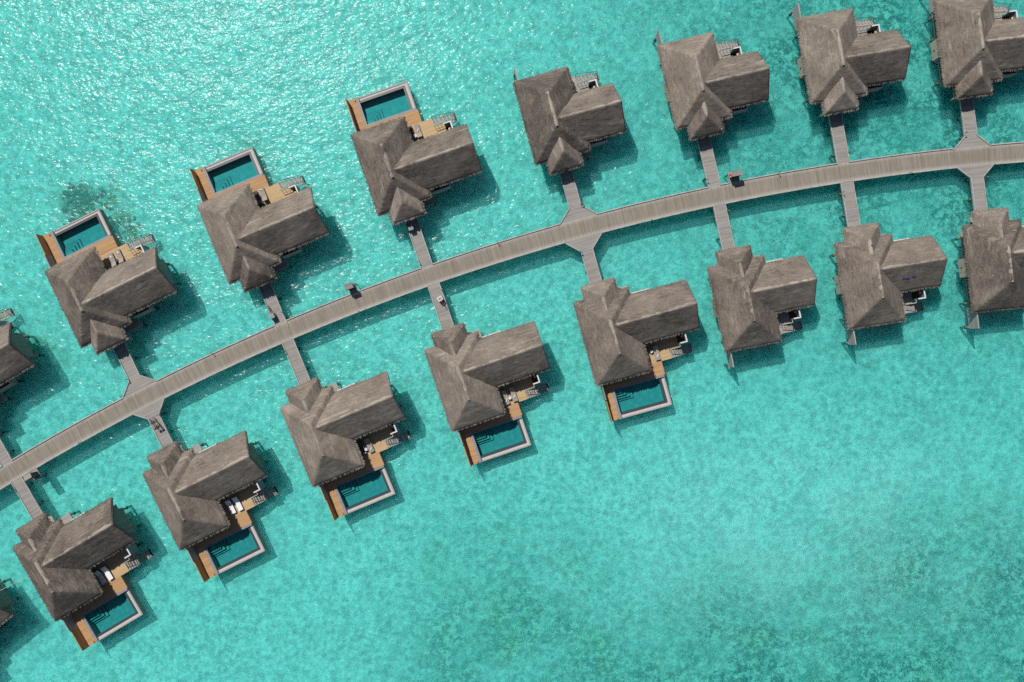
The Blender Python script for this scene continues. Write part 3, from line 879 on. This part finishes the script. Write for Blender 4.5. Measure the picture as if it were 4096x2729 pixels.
POSE = {  # x, y, heading
 'U0': (-82.08, -0.71, 30.15), 'U1': (-63.25, 10.09, 26.11), 'U2': (-43.18, 18.63, 22.65), 'U3': (-23.06, 27.73, 18.82), 'U4': (-2.01, 34.45, 15.29),
 'U5': (16.57, 39.05, 12.65), 'U6': (34.34, 42.37, 9.42), 'U7': (51.86, 44.53, 6.72),
 'L0': (-84.72, -35.64, 38.0), 'L1': (-61.60, -35.45, 30.89), 'L2': (-45.28, -26.14, 26.51), 'L3': (-27.93, -17.86, 22.77), 'L4': (-9.90, -10.68, 18.83),
 'L5': (8.71, -4.75, 15.43), 'L6': (25.21, -0.44, 11.79), 'L7': (40.87, 2.52, 9.08), 'L8': (56.55, 4.63, 6.29)}
REF = {
 'U0': 'the cropped upper villa at left edge', 'U1': 'the leftmost whole upper pool villa', 'U2': 'the second whole upper pool villa',
 'U3': 'the rightmost upper pool villa', 'U4': 'the leftmost upper villa without pool', 'U5': 'the second upper villa without pool',
 'U6': 'the third upper villa without pool', 'U7': 'the cropped villa in top right corner', 'L0': 'the cropped villa at bottom left edge',
 'L1': 'the leftmost whole lower pool villa', 'L2': 'the second whole lower pool villa', 'L3': 'the third whole lower pool villa',
 'L4': 'the fourth whole lower pool villa', 'L5': 'the rightmost lower pool villa', 'L6': 'the leftmost lower villa without pool',
 'L7': 'the lower villa with blue tarp scraps', 'L8': 'the cropped lower villa at right edge'}
LAB = {
 'U0': 'thatched villa cropped by the left edge above the boardwalk, only wing end and stairs showing',
 'U1': 'thatched pool villa beside the dark reef patch, leftmost whole villa above the boardwalk',
 'U2': 'thatched pool villa above the boardwalk between the reef-side villa and the glittering water',
 'U3': 'thatched pool villa above the boardwalk with cargo tricycle at its porch, nearest the sun glitter',
 'U4': 'pool-less thatched villa above the boardwalk, just right of the last upper plunge pool',
 'U5': 'pool-less thatched villa standing above the cabinet with the bright orange lifebuoy',
 'U6': 'pool-less thatched villa above the boardwalk, last whole villa before the top right corner',
 'U7': 'thatched villa cropped by the top right corner, its jetty flaring onto the boardwalk',
 'L0': 'thatched villa roof corner cropped at the bottom left edge, tied to a rope',
 'L1': 'thatched pool villa in the bottom left corner with two white loungers on its terrace',
 'L2': 'thatched pool villa with two white loungers, reached by the jetty where two bicycles stand',
 'L3': 'thatched pool villa, third whole one from the left below the boardwalk',
 'L4': 'thatched pool villa with two taupe loungers in the sun, reached past the white-topped tricycle',
 'L5': 'thatched pool villa with one sunlit taupe lounger, rightmost pool villa below the boardwalk',
 'L6': 'pool-less thatched villa just right of the last lower plunge pool',
 'L7': 'pool-less thatched villa with torn blue tarp showing through its wing roof',
 'L8': 'thatched villa cropped by the right edge below the boardwalk'}
VILLA = {}
proto = {}
for k, (x, y, h) in POSE.items():
    kind = 'n' if k in ('U4', 'U5', 'U6', 'U7', 'L6', 'L7', 'L8') else 'p'
    m = 1 if k[0] == 'U' or k == 'L0' else -1
    if (kind, m) not in proto:
        r = proto[(kind, m)] = make_villa(kind, m, 11 + 20 * len(proto))
    else:
        r = copy_tree(proto[(kind, m)])
    r.location = (x, y, 0); r.rotation_euler = (0, 0, R(h))
    r['label'] = LAB[k]
    VILLA[k] = (r, m, Vector((x, y)), R(h))
def W(k, x, y):
    r, m, p, h = VILLA[k]
    yy = y * m
    return (p.x + math.cos(h) * x - math.sin(h) * yy, p.y + math.sin(h) * x + math.cos(h) * yy)
def heading(k, a=0.0):
    """world heading of the local direction a (measured in the unmirrored frame)"""
    r, m, p, h = VILLA[k]
    return h + a * m

# ------------------------------------------------------------------ boardwalk
CX, CY, RO, RI = 85.572, -274.339, 301.93, 299.436
ZW = 1.30
def pol(rad, ang):
    a = R(ang)
    return (CX + rad * math.cos(a), CY + rad * math.sin(a))
bw = thing('boardwalk', 'long curved grey plank boardwalk running between the two rows of villas', 'boardwalk')
b = MB()
A0, A1, N = 125.0, 92.0, 480
for i in range(N):
    a, c = A0 + (A1 - A0) * i / N, A0 + (A1 - A0) * (i + 1) / N
    u0, u1 = R(A0 - a) * 300.7, R(A0 - c) * 300.7
    p = [pol(RI, a), pol(RI, c), pol(RO, c), pol(RO, a)]
    b.face([(*p[0], ZW), (*p[1], ZW), (*p[2], ZW), (*p[3], ZW)], [(u0, 0), (u1, 0), (u1, 2.5), (u0, 2.5)])
    b.face([(*p[3], ZW - .22), (*p[2], ZW - .22), (*p[1], ZW - .22), (*p[0], ZW - .22)])
    b.face([(*p[0], ZW - .22), (*p[1], ZW - .22), (*p[1], ZW), (*p[0], ZW)])
    b.face([(*p[2], ZW - .22), (*p[3], ZW - .22), (*p[3], ZW), (*p[2], ZW)])
part('deck', b, 'boardwalk', bw)

def ang_of(p): return math.degrees(math.atan2(p[1] - CY, p[0] - CX))
FLARE = {'U1', 'L2', 'U4', 'L5', 'U7', 'L8'}
gaps = {1: [], -1: []}
for k in POSE:
    if k == 'L0': continue
    m = VILLA[k][1]
    xa, xb = (1.15, 6.09) if k in FLARE else (2.82, 4.42)
    rad = RO if m > 0 else RI
    g = sorted((ang_of(W(k, xa, -19.0)), ang_of(W(k, xb, -19.0))))
    gaps[m].append(g)
gaps[1] += [[111.0, 111.2], [101.06, 101.33]]
gaps[-1] += [[120.30, 120.51]]
for m, r0, r1 in ((1, RO - 0.05, RO + 0.09), (-1, RI - 0.09, RI + 0.05)):
    gs = sorted(gaps[m], reverse=True)
    cur = A0
    for g in gs + [[A1, A1]]:
        a, c = cur, g[1]
        cur = g[0]
        if a - c < 0.05: continue
        b = MB(); n = max(2, int((a - c) / 0.25))
        for i in range(n):
            s, e = a + (c - a) * i / n, a + (c - a) * (i + 1) / n
            q = [pol(r0, s), pol(r0, e), pol(r1, e), pol(r1, s)]
            z0, z1 = ZW - 0.10, ZW + 0.13
            b.face([(*x, z1) for x in q])
            b.face([(*q[0], z0), (*q[1], z0), (*q[1], z1), (*q[0], z1)])
            b.face([(*q[2], z0), (*q[3], z0), (*q[3], z1), (*q[2], z1)])
        part('kerb_rail', b, 'kerb', bw)
def pile_world(x, y, parent, top=1.05):
    b = MB(); b.tube((x, y, -1.5), (x, y, top), 0.16, 12, 0.15)
    b.torus((x, y, 0.0), (0, 0, 1), 0.155, 0.05, 14, 6); b.torus((x, y, -0.16), (0, 0, 1), 0.16, 0.055, 14, 6)
    return part('pile', b, 'pile', parent)
for i in range(23):
    a = 122.3 - i * 1.02
    for rr in (RI + 0.45, RO - 0.45):
        if abs(pol(rr, a)[0]) < 78: pile_world(*pol(rr, a), bw)

# ------------------------------------------------------------------ jetties
def make_jetty(m, flare):
    root = thing('jetty', '', 'jetty', group='plank jetties linking villas to the boardwalk')
    b = MB(m)
    yt = -12.5
    if flare:
        b.box(2.86, 4.38, -17.35, yt, 1.08, 1.296, 'y')
        pts = [(1.15, -18.98), (1.2, -19.4), (6.05, -19.4), (6.09, -18.98), (4.40, -17.35), (2.84, -17.35)]
        b.face([(*p, 1.296) for p in pts], [(p[1], p[0]) for p in pts])
        b.face([(*p, 1.08) for p in pts[::-1]])
        for p, q in zip(pts, pts[1:] + pts[:1]): b.face([(*p, 1.08), (*q, 1.08), (*q, 1.296), (*p, 1.296)])
    else:
        b.box(2.86, 4.38, -19.35, yt, 1.08, 1.296, 'y')
    part('deck', b, 'jetty', root)
    for sx in (0, 1):
        k = MB(m)
        x0 = 2.79 if sx == 0 else 4.36
        ye = -17.35 if flare else -18.98
        k.box(x0, x0 + 0.10, ye, yt, 1.12, 1.42)
        if flare:
            p, q = ((2.84, -17.35), (1.18, -18.95)) if sx == 0 else ((4.41, -17.35), (6.06, -18.95))
            d = Vector((q[0] - p[0], q[1] - p[1])); L = d.length; cxy = ((p[0] + q[0]) / 2, (p[1] + q[1]) / 2)
            k.box(cxy[0] - L / 2, cxy[0] + L / 2, cxy[1] - 0.05, cxy[1] + 0.05, 1.12, 1.425, 'x', cxy, math.atan2(d.y, d.x))
        part('kerb_rail', k, 'kerb', root)
    for yy in (-14.7, -17.6 if not flare else -17.3):
        for x in (3.02, 4.22): pile_part(x, yy, m, root, 1.08)
    bb = MB(m)
    for yy in (-14.7, -17.3): bb.box(2.85, 4.4, yy - 0.1, yy + 0.1, 0.86, 1.08)
    part('cross_beam', bb, 'beam', root)
    return root
jp = {}
for k in POSE:
    if k == 'L0': continue
    m = VILLA[k][1]; fl = k in FLARE
    if (m, fl) not in jp: r = jp[(m, fl)] = make_jetty(m, fl)
    else: r = copy_tree(jp[(m, fl)])
    r.location = VILLA[k][0].location; r.rotation_euler = VILLA[k][0].rotation_euler
    r['label'] = ('grey plank jetty with flared end, leading to ' if fl else 'straight grey plank jetty leading to ') + REF[k]

# ------------------------------------------------------------------ terrace furniture
def make_lounger(fabric, frame, raised=True):
    """2.0 m long, head at -y, foot at +y"""
    root = thing('sun_lounger', '', 'sun lounger', group='sun loungers on the villa terraces')
    b = MB()
    for x in (-0.31, 0.25): b.box(x, x + 0.06, -0.93, 0.93, 0.18, 0.25)
    b.box(-0.31, 0.31, 0.87, 0.93, 0.18, 0.25)
    for y in (-0.4, 0.1, 0.5): b.box(-0.25, 0.25, y, y + 0.06, 0.19, 0.24)
    part('frame', b, frame, root)
    for x in (-0.28, 0.28):
        for y in (-0.75, 0.8):
            b = MB(); b.box(x - 0.03, x + 0.03, y - 0.03, y + 0.03, 0, 0.18); part('leg', b, frame, root)
    b = MB(); t = 0.09
    b.box(-0.33, 0.33, -0.38, 0.95, 0.25, 0.25 + t)
    part('mattress', b, fabric, root)
    b = MB()
    z1 = 0.62 if raised else 0.34
    p = [(-0.33, -0.38, 0.25), (0.33, -0.38, 0.25), (0.33, -1.0, z1), (-0.33, -1.0, z1)]
    u = Vector((0, 0.045, 0.085))
    q = [tuple(Vector(v) + u) for v in p]
    b.face(q[::-1]); b.face(p)
    for i in range(4): b.face([p[i], p[(i + 1) % 4], q[(i + 1) % 4], q[i]])
    part('backrest', b, fabric, root)
    return root
def make_towel():
    b = MB()
    b.tube((-0.19, 0, 0.06), (0.19, 0, 0.06), 0.06, 14)
    b.tube((-0.2, 0, 0.06), (0.2, 0, 0.06), 0.04, 12)
    return tag(part('rolled_towel', b, 'whitefab'), '', 'towel', 'rolled towels on the loungers')
def make_table(top):
    root = thing('side_table', '', 'side table', group='round side tables between the loungers')
    b = MB(); b.disc((0, 0), 0.21, 0.40, 0.44, 24); part('table_top', b, top, root)
    b = MB(); b.tube((0, 0, 0.02), (0, 0, 0.40), 0.16, 16, 0.13); b.disc((0, 0), 0.18, 0, 0.02, 20); part('base', b, 'charcoal', root)
    return root
DZ = 1.28
lp = {}
def place_lounger(k, x, y, style, lab, da=0.0):
    if style not in lp:
        r = lp[style] = make_lounger(*style)
    else: r = copy_tree(lp[style])
    r.location = (*W(k, x, y), DZ)
    # the head points towards the house
    r.rotation_euler = (0, 0, VILLA[k][3] + (0 if VILLA[k][1] > 0 else math.pi) + R(da))
    r['label'] = lab
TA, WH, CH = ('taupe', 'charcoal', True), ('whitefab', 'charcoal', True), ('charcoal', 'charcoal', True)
tw = []
def place_towel(k, x, y, lab, da, z=DZ + 0.34):
    t = make_towel() if not tw else tw[0].copy()
    if tw: C.objects.link(t)
    tw.append(t)
    t.location = (*W(k, x, y), z); t.rotation_euler = (0, 0, VILLA[k][3] + R(da)); t['label'] = lab
tb = {}
def place_table(k, x, y, top, lab):
    r = tb[top] = make_table(top) if top not in tb else copy_tree(tb[top])
    r.location = (*W(k, x, y), DZ); r['label'] = lab
ON = {k: 'at ' + v for k, v in REF.items()}
place_lounger('U1', 8.98, -1.98, TA, 'taupe sun lounger nearer the stairs ' + ON['U1'])
place_lounger('U1', 7.9, -2.0, TA, 'taupe sun lounger nearer the main roof ' + ON['U1'])
place_table('U1', 8.40, -2.35, 'charcoal', 'dark round side table between two taupe loungers ' + ON['U1'])
place_towel('U1', 9.0, -1.45, 'rolled white towel, lounger nearer the stairs, ' + ON['U1'], -65)
place_towel('U1', 7.9, -1.55, 'rolled white towel, lounger nearer the roof, ' + ON['U1'], -60)
place_lounger('U2', 8.1, -1.45, TA, 'sunlit taupe sun lounger ' + ON['U2'])
place_lounger('U2', 7.15, -1.6, CH, 'shaded dark sun lounger half under the eave ' + ON['U2'])
place_table('U2', 7.55, -2.5, 'charcoal', 'dark round side table ' + ON['U2'])
place_towel('U2', 8.0, -0.8, 'rolled white towel, foot of taupe lounger, ' + ON['U2'], -20)
place_lounger('U3', 8.3, -1.78, TA, 'sunlit taupe sun lounger ' + ON['U3'])
place_lounger('U3', 7.35, -1.8, CH, 'shaded dark sun lounger half under the eave ' + ON['U3'])
place_table('U3', 7.72, -2.33, 'white', 'pale round side table ' + ON['U3'])
place_towel('U3', 8.32, -1.75, 'rolled white towel on the sunlit lounger ' + ON['U3'], 55)
place_lounger('L1', 8.02, -1.9, WH, 'white sun lounger nearer the stairs ' + ON['L1'])
place_lounger('L1', 6.95, -1.9, WH, 'white sun lounger nearer the main roof ' + ON['L1'])
place_lounger('L2', 8.72, -2.0, WH, 'white sun lounger nearer the stairs ' + ON['L2'])
place_lounger('L2', 7.68, -2.05, WH, 'white sun lounger nearer the main roof ' + ON['L2'])
place_lounger('L3', 8.38, -2.05, TA, 'taupe sun lounger clear of the eave ' + ON['L3'])
place_lounger('L3', 7.35, -2.05, CH, 'shaded dark sun lounger against the eave ' + ON['L3'])
place_table('L3', 7.80, -1.75, 'white', 'pale round side table ' + ON['L3'])
place_towel('L3', 8.45, -1.55, 'rolled white towel on the taupe lounger ' + ON['L3'], 45)
place_towel('L3', 7.45, -1.35, 'rolled white towel on the shaded lounger ' + ON['L3'], 0)
place_lounger('L4', 8.95, -1.9, TA, 'taupe sun lounger nearer the stairs ' + ON['L4'])
place_lounger('L4', 7.83, -1.85, TA, 'taupe sun lounger nearer the main roof ' + ON['L4'])
place_table('L4', 8.36, -1.62, 'white', 'pale round side table between two taupe loungers ' + ON['L4'])
place_towel('L4', 8.98, -1.62, 'rolled white towel, lounger nearer the stairs, ' + ON['L4'], 45)
place_towel('L4', 7.88, -1.5, 'rolled white towel, lounger nearer the roof, ' + ON['L4'], 60)
place_lounger('L5', 8.78, -1.95, TA, 'sunlit taupe sun lounger ' + ON['L5'])
place_lounger('L5', 7.45, -2.0, CH, 'shaded dark sun lounger under the eave ' + ON['L5'])
place_table('L5', 8.15, -2.3, 'white', 'pale round side table ' + ON['L5'])
place_towel('L5', 8.8, -1.55, 'rolled white towel on the sunlit lounger ' + ON['L5'], 45)

# ------------------------------------------------------------------ lifebuoys
def make_buoy(col):
    root = thing('lifebuoy', '', 'lifebuoy', group='lifebuoys')
    b = MB(); b.torus((0, 0, 0), (1, 0, 0), 0.28, 0.085, 28, 10); part('ring', b, col, root)
    b = MB()
    for i in range(4):
        s = (i + 0.5) / 4
        b.torus((0, 0, 0), (1, 0, 0), 0.28, 0.09, 4, 10, (s - 0.025, s + 0.025))
    part('band', b, 'white', root)
    return root
bp = {}
def place_buoy(col, loc, rz, lab):
    r = make_buoy(col) if col not in bp else copy_tree(bp[col])
    bp.setdefault(col, r)
    r.location = loc; r.rotation_euler = (0, 0, rz); r['label'] = lab
    return r
for k in ('L1', 'L2', 'L3', 'L4'):
    r = place_buoy('red', (*W(k, 12.2, -1.97), 1.75), VILLA[k][3] + R(90), 'red lifebuoy hung by the stairs of ' + REF[k])
    r.rotation_euler = (0, R(40), VILLA[k][3] + R(90))

# ------------------------------------------------------------------ equipment cabinets on the boardwalk
def make_cabinet(name_label, ang, side, wid, dep, buoy_side):
    """platform just outside the boardwalk; x along the boardwalk, +y away from it"""
    r0 = RO + 0.02 if side > 0 else RI - 0.02
    px, py = pol(r0, ang)
    rz = R(ang - 90) + (0 if side > 0 else math.pi)
    root = thing('equipment_cabinet', name_label, 'cabinet', (px, py, 0), rz, 'small roofed cabinets beside the boardwalk')
    h = wid / 2
    b = MB(); b.box(-h, h, 0, 1.35, 1.1, 1.298, 'y'); part('platform', b, 'jetty', root)
    b = MB()
    b.box(-h + .06, h - .06, 0.98, 1.04, 1.3, 2.95, 'h')
    b.box(-h + .06, -h + .12, 0.5, 0.98, 1.3, 2.95, 'h'); b.box(h - .12, h - .06, 0.5, 0.98, 1.3, 2.95, 'h')
    b.box(-h + .12, h - .12, 0.5, 0.98, 2.0, 2.05)
    part('body', b, 'beam', root)
    b = MB()
    a = [(-h, 0.42, 3.02), (h, 0.42, 3.02), (h, 1.12, 3.16), (-h, 1.12, 3.16)]
    c = [(p[0], p[1], p[2] + 0.06) for p in a]
    b.face(c, [(p[1], p[0]) for p in c]); b.face(a[::-1])
    for i in range(4): b.face([a[i], a[(i + 1) % 4], c[(i + 1) % 4], c[i]])
    part('roof', b, 'jetty', root)
    b = MB(); b.box(-h, -h + 0.06, 0, 1.3, 1.298, 1.4); b.box(h - .06, h, 0, 1.3, 1.298, 1.4); part('kerb_rail', b, 'kerb', root)
    for x in (-h + .15, h - .15): pile_local = MB(); pile_local.tube((x, 1.2, -1.5), (x, 1.2, 1.1), 0.1, 10); part('pile', pile_local, 'pile', root)
    return root, px, py, rz
for (lab, ang, side, wid, bl) in (('small grey roofed cabinet beside the boardwalk left of its middle, with an orange edge', 111.10, 1, 1.05, 'second'),
                                  ('small grey roofed cabinet with a bright orange lifebuoy showing, right of the middle jetties', 101.20, 1, 1.32, 'bright'),
                                  ('small grey roofed cabinet below the boardwalk near the bottom left corner', 120.40, -1, 1.06, 'third')):
    root, px, py, rz = make_cabinet(lab, ang, side, wid, 0.6, 0)
    lx, ly = (-wid / 2 - 0.02, 0.74) if side > 0 else (0.0, 1.14)
    wx = px + math.cos(rz) * lx - math.sin(rz) * ly; wy = py + math.sin(rz) * lx + math.cos(rz) * ly
    place_buoy('orange', (wx, wy, 2.55), rz if side > 0 else rz + R(90), {'second': 'orange lifebuoy edge under the cabinet roof left of the boardwalk middle', 'bright': 'bright orange lifebuoy on the cabinet right of the middle jetties', 'third': 'orange lifebuoy behind the cabinet near the bottom left corner'}[bl])

# ------------------------------------------------------------------ cycles
def wheel(b, c, r=0.33, ax=(1, 0, 0)):
    b.torus(c, ax, r, 0.028, 24, 6)
    for i in range(8):
        t = math.pi * i / 8
        b.tube((c[0], c[1] - r * math.cos(t), c[2] - r * math.sin(t)), (c[0], c[1] + r * math.cos(t), c[2] + r * math.sin(t)), 0.005, 4)
    b.tube((c[0] - 0.05, c[1], c[2]), (c[0] + 0.05, c[1], c[2]), 0.03, 8)
def make_cycle(tricycle, lid, frame):
    """front wheel at +y"""
    root = thing('tricycle' if tricycle else 'bicycle', '', 'tricycle' if tricycle else 'bicycle', group='cargo tricycles' if tricycle else 'bicycles')
    b = MB(); wheel(b, (0, 0.56, 0.34)); part('front_wheel', b, 'dark', root)
    if tricycle:
        for x in (-0.34, 0.34):
            b = MB(); wheel(b, (x, -0.52, 0.32), 0.31); part('rear_wheel', b, 'dark', root)
    else:
        b = MB(); wheel(b, (0, -0.52, 0.34)); part('rear_wheel', b, 'dark', root)
    b = MB()
    b.tube((0, 0.42, 0.85), (0, 0.56, 0.34), 0.022); b.tube((0, 0.44, 0.72), (0, -0.05, 0.32), 0.025); b.tube((0, -0.18, 0.80), (0, -0.05, 0.32), 0.022)
    b.tube((0, -0.05, 0.32), (0, -0.52, 0.34), 0.02); b.tube((0, -0.16, 0.66), (0, -0.52, 0.34), 0.016); b.tube((0, 0.43, 0.78), (0, -0.15, 0.6), 0.022)
    if tricycle: b.tube((-0.36, -0.52, 0.32), (0.36, -0.52, 0.32), 0.022)
    part('frame', b, frame, root)
    b = MB(); b.tube((0, 0.42, 0.85), (0, 0.36, 1.02), 0.02)
    b.tube((0, 0.36, 1.02), (-0.27, 0.26, 1.04), 0.018); b.tube((0, 0.36, 1.02), (0.27, 0.26, 1.04), 0.018)
    b.tube((-0.27, 0.26, 1.04), (-0.29, 0.14, 1.03), 0.022); b.tube((0.27, 0.26, 1.04), (0.29, 0.14, 1.03), 0.022)
    part('handlebar', b, 'metal', root)
    b = MB(); b.box(-0.07, 0.07, -0.30, -0.16, 0.80, 0.87); b.box(-0.03, 0.03, -0.16, -0.02, 0.81, 0.86); part('saddle', b, 'dark' if not tricycle else 'red', root)
    if tricycle:
        b = MB(); b.box(-0.31, 0.31, -0.86, -0.30, 0.5, 0.9)
        bx = part('cargo_box', b, 'dark', root)
        b = MB(); b.box(-0.33, 0.33, -0.88, -0.28, 0.9, 0.95); part('lid', b, lid, bx)
        b = MB(); b.box(-0.2, 0.2, -0.75, -0.45, 0.95, 0.985); part('lid_panel', b, 'coping', bx)
    else:
        b = MB(); b.tube((0.0, -0.05, 0.32), (0.14, 0.02, 0.18), 0.015); b.tube((0, -0.05, 0.32), (-0.14, -0.12, 0.46), 0.015); part('pedal', b, 'metal', root)
        b = MB()
        for k in range(5):
            s_ = 0.16
            b.box(-s_, s_, 0.58 + 0.05 * k, 0.59 + 0.05 * k, 0.72, 0.90) if k in (0, 4) else None
        for x in (-0.16, 0.15): b.box(x, x + 0.01, 0.59, 0.78, 0.72, 0.90)
        b.box(-0.16, 0.16, 0.59, 0.78, 0.71, 0.72)
        part('basket', b, 'metal', root)
    return root
def place_cycle(r, x, y, dx, dy, lab, lean=0.0):
    r.location = (x, y, ZW); r.rotation_euler = (0, R(lean), math.atan2(dy, dx) - math.pi / 2); r['label'] = lab
bk = make_cycle(False, None, 'metal')
place_cycle(bk, -49.60, -10.05, 1.13, -1.45, 'bicycle nearer the kerb on the jetty to ' + REF['L2'], -6)
place_cycle(copy_tree(bk), -49.12, -9.75, 0.93, -1.14, 'bicycle in the middle of the jetty to ' + REF['L2'], 7)
place_cycle(make_cycle(True, 'white', 'red'), -11.33, 6.05, 0.49, -0.75, 'cargo tricycle with white-rimmed box on the jetty to ' + REF['L4'])
place_cycle(make_cycle(True, 'teal', 'metal'), -34.02, 4.78, -0.47, 1.02, 'cargo tricycle with grey-blue box on the jetty to ' + REF['U2'])
place_cycle(make_cycle(True, 'coping', 'metal'), -15.68, 16.35, -0.32, 0.9, 'shaded cargo tricycle by the porch of ' + REF['U3'])

# ------------------------------------------------------------------ small post lamps on the kerbs
def make_lamp():
    root = thing('post_lamp', '', 'post lamp', group='small post lamps on the boardwalk and jetties')
    b = MB(); b.tube((0, 0, 0), (0, 0, 0.72), 0.035, 8); part('post', b, 'metal', root)
    b = MB(); b.tube((0, 0, 0.72), (0.16, 0, 0.78), 0.03, 8); b.tube((0.16, 0, 0.80), (0.16, 0, 0.70), 0.06, 10, 0.08); part('lamp_head', b, 'metal', root)
    return root
lampo = None
LAMPS = [('U3', 2.84, -18.15), ('L4', 4.42, -17.96), ('L5', 2.84, -17.33), ('U4', 4.42, -17.2), ('U5', 2.84, -18.0), ('L6', 4.42, -17.86), ('U1', 2.84, -17.15), ('L2', 4.42, -17.2),
         ('L1', 2.84, -17.87), ('U7', 2.86, -16.95), ('L7', 2.84, -17.66), ('L8', 4.42, -17.18), ('U6', 4.42, -17.75), ('U2', 4.42, -16.83), ('L3', 2.84, -17.87)]
for k, x, y in LAMPS:
    r = make_lamp() if lampo is None else copy_tree(lampo)
    lampo = lampo or r
    r.location = (*W(k, x, y), 1.40); r.rotation_euler = (0, 0, VILLA[k][3] + (0 if x > 3.5 else math.pi))
    r['label'] = 'small post lamp on the jetty to ' + REF[k]
for rad, x, side, lab in ((RI, -22.41, -1, 'between the second and third whole lower pool villas'), (RO, -4.14, 1, 'left of the middle flared jetty'), (RI, 15.99, -1, 'right of the middle flared jetty'),
                          (RI, -59.43, -1, 'left of the leftmost flared jetty'), (RI, 49.54, -1, 'between the two rightmost lower jetties'), (RO, 32.57, 1, 'right of the cabinet with the bright orange lifebuoy'), (RO, -41.88, 1, 'between the leftmost flared jetty and the second upper jetty')):
    r = copy_tree(lampo)
    a = math.degrees(math.acos((x - CX) / rad))
    p = pol(rad, a)
    r.location = (*p, 1.40); r.rotation_euler = (0, 0, R(a) if side > 0 else R(a + 180))
    r['label'] = 'post lamp on the boardwalk kerb ' + lab

# ------------------------------------------------------------------ scraps of blue tarp in the thatch
def tarp(k, x, y, zf, sx, sy, rot, lab):
    m = VILLA[k][1]
    b = MB()
    n = 4
    g = []
    for i in range(n + 1):
        for j in range(3):
            u = (i / n - 0.5) * sx; v = (j / 2 - 0.5) * sy * (0.6 + 0.4 * math.sin(i * 2.1 + j))
            xx = x + u * math.cos(rot) - v * math.sin(rot); yy = y + u * math.sin(rot) + v * math.cos(rot)
            g.append((xx, yy * m, zf(xx, yy) + 0.10))
    for i in range(n):
        for j in range(2):
            f = [g[i * 3 + j], g[(i + 1) * 3 + j], g[(i + 1) * 3 + j + 1], g[i * 3 + j + 1]]
            b.face(f if m > 0 else f[::-1])
    me = b.mesh('tarp_scrap')
    return link('tarp_scrap', me, M['blue'], VILLA[k][0], lab)
tarp('L7', 7.35, -5.2, z_wing, 0.95, 0.20, 0.15, 'larger torn strip of blue tarp in the wing roof')
tarp('L7', 8.35, -5.28, z_wing, 0.5, 0.20, 0.3, 'smaller torn strip of blue tarp in the wing roof')
tarp('L7', 3.72, -9.95, z_porch, 0.3, 0.3, 0.5, 'blue tarp scrap on the porch ridge')
tarp('L6', 6.35, -4.35, z_main, 0.3, 0.14, 0.5, 'blue tarp scrap in the roof valley')
tarp('U3', 5.3, -3.0, z_main, 0.16, 0.12, 0.0, 'tiny blue tarp scrap')
tarp('U3', 5.9, -5.0, z_wing, 0.18, 0.10, 0.0, 'tiny blue tarp scrap')
tarp('U2', 5.6, -5.0, z_main, 0.16, 0.14, 0.0, 'tiny blue tarp scrap')

# ------------------------------------------------------------------ rope between the two bottom left villas
b = MB()
a, c = Vector((-72.6, -33.3, 3.0)), Vector((-64.6, -29.4, 3.25))
prev = a
for i in range(1, 13):
    t = i / 12
    p = a.lerp(c, t) - Vector((0, 0, 0.25 * math.sin(math.pi * t)))
    b.tube(prev, p, 0.03, 6); prev = p
tag(part('rope', b, 'rope'), 'thin pale rope stretched over the water between the two bottom left villas', 'rope')
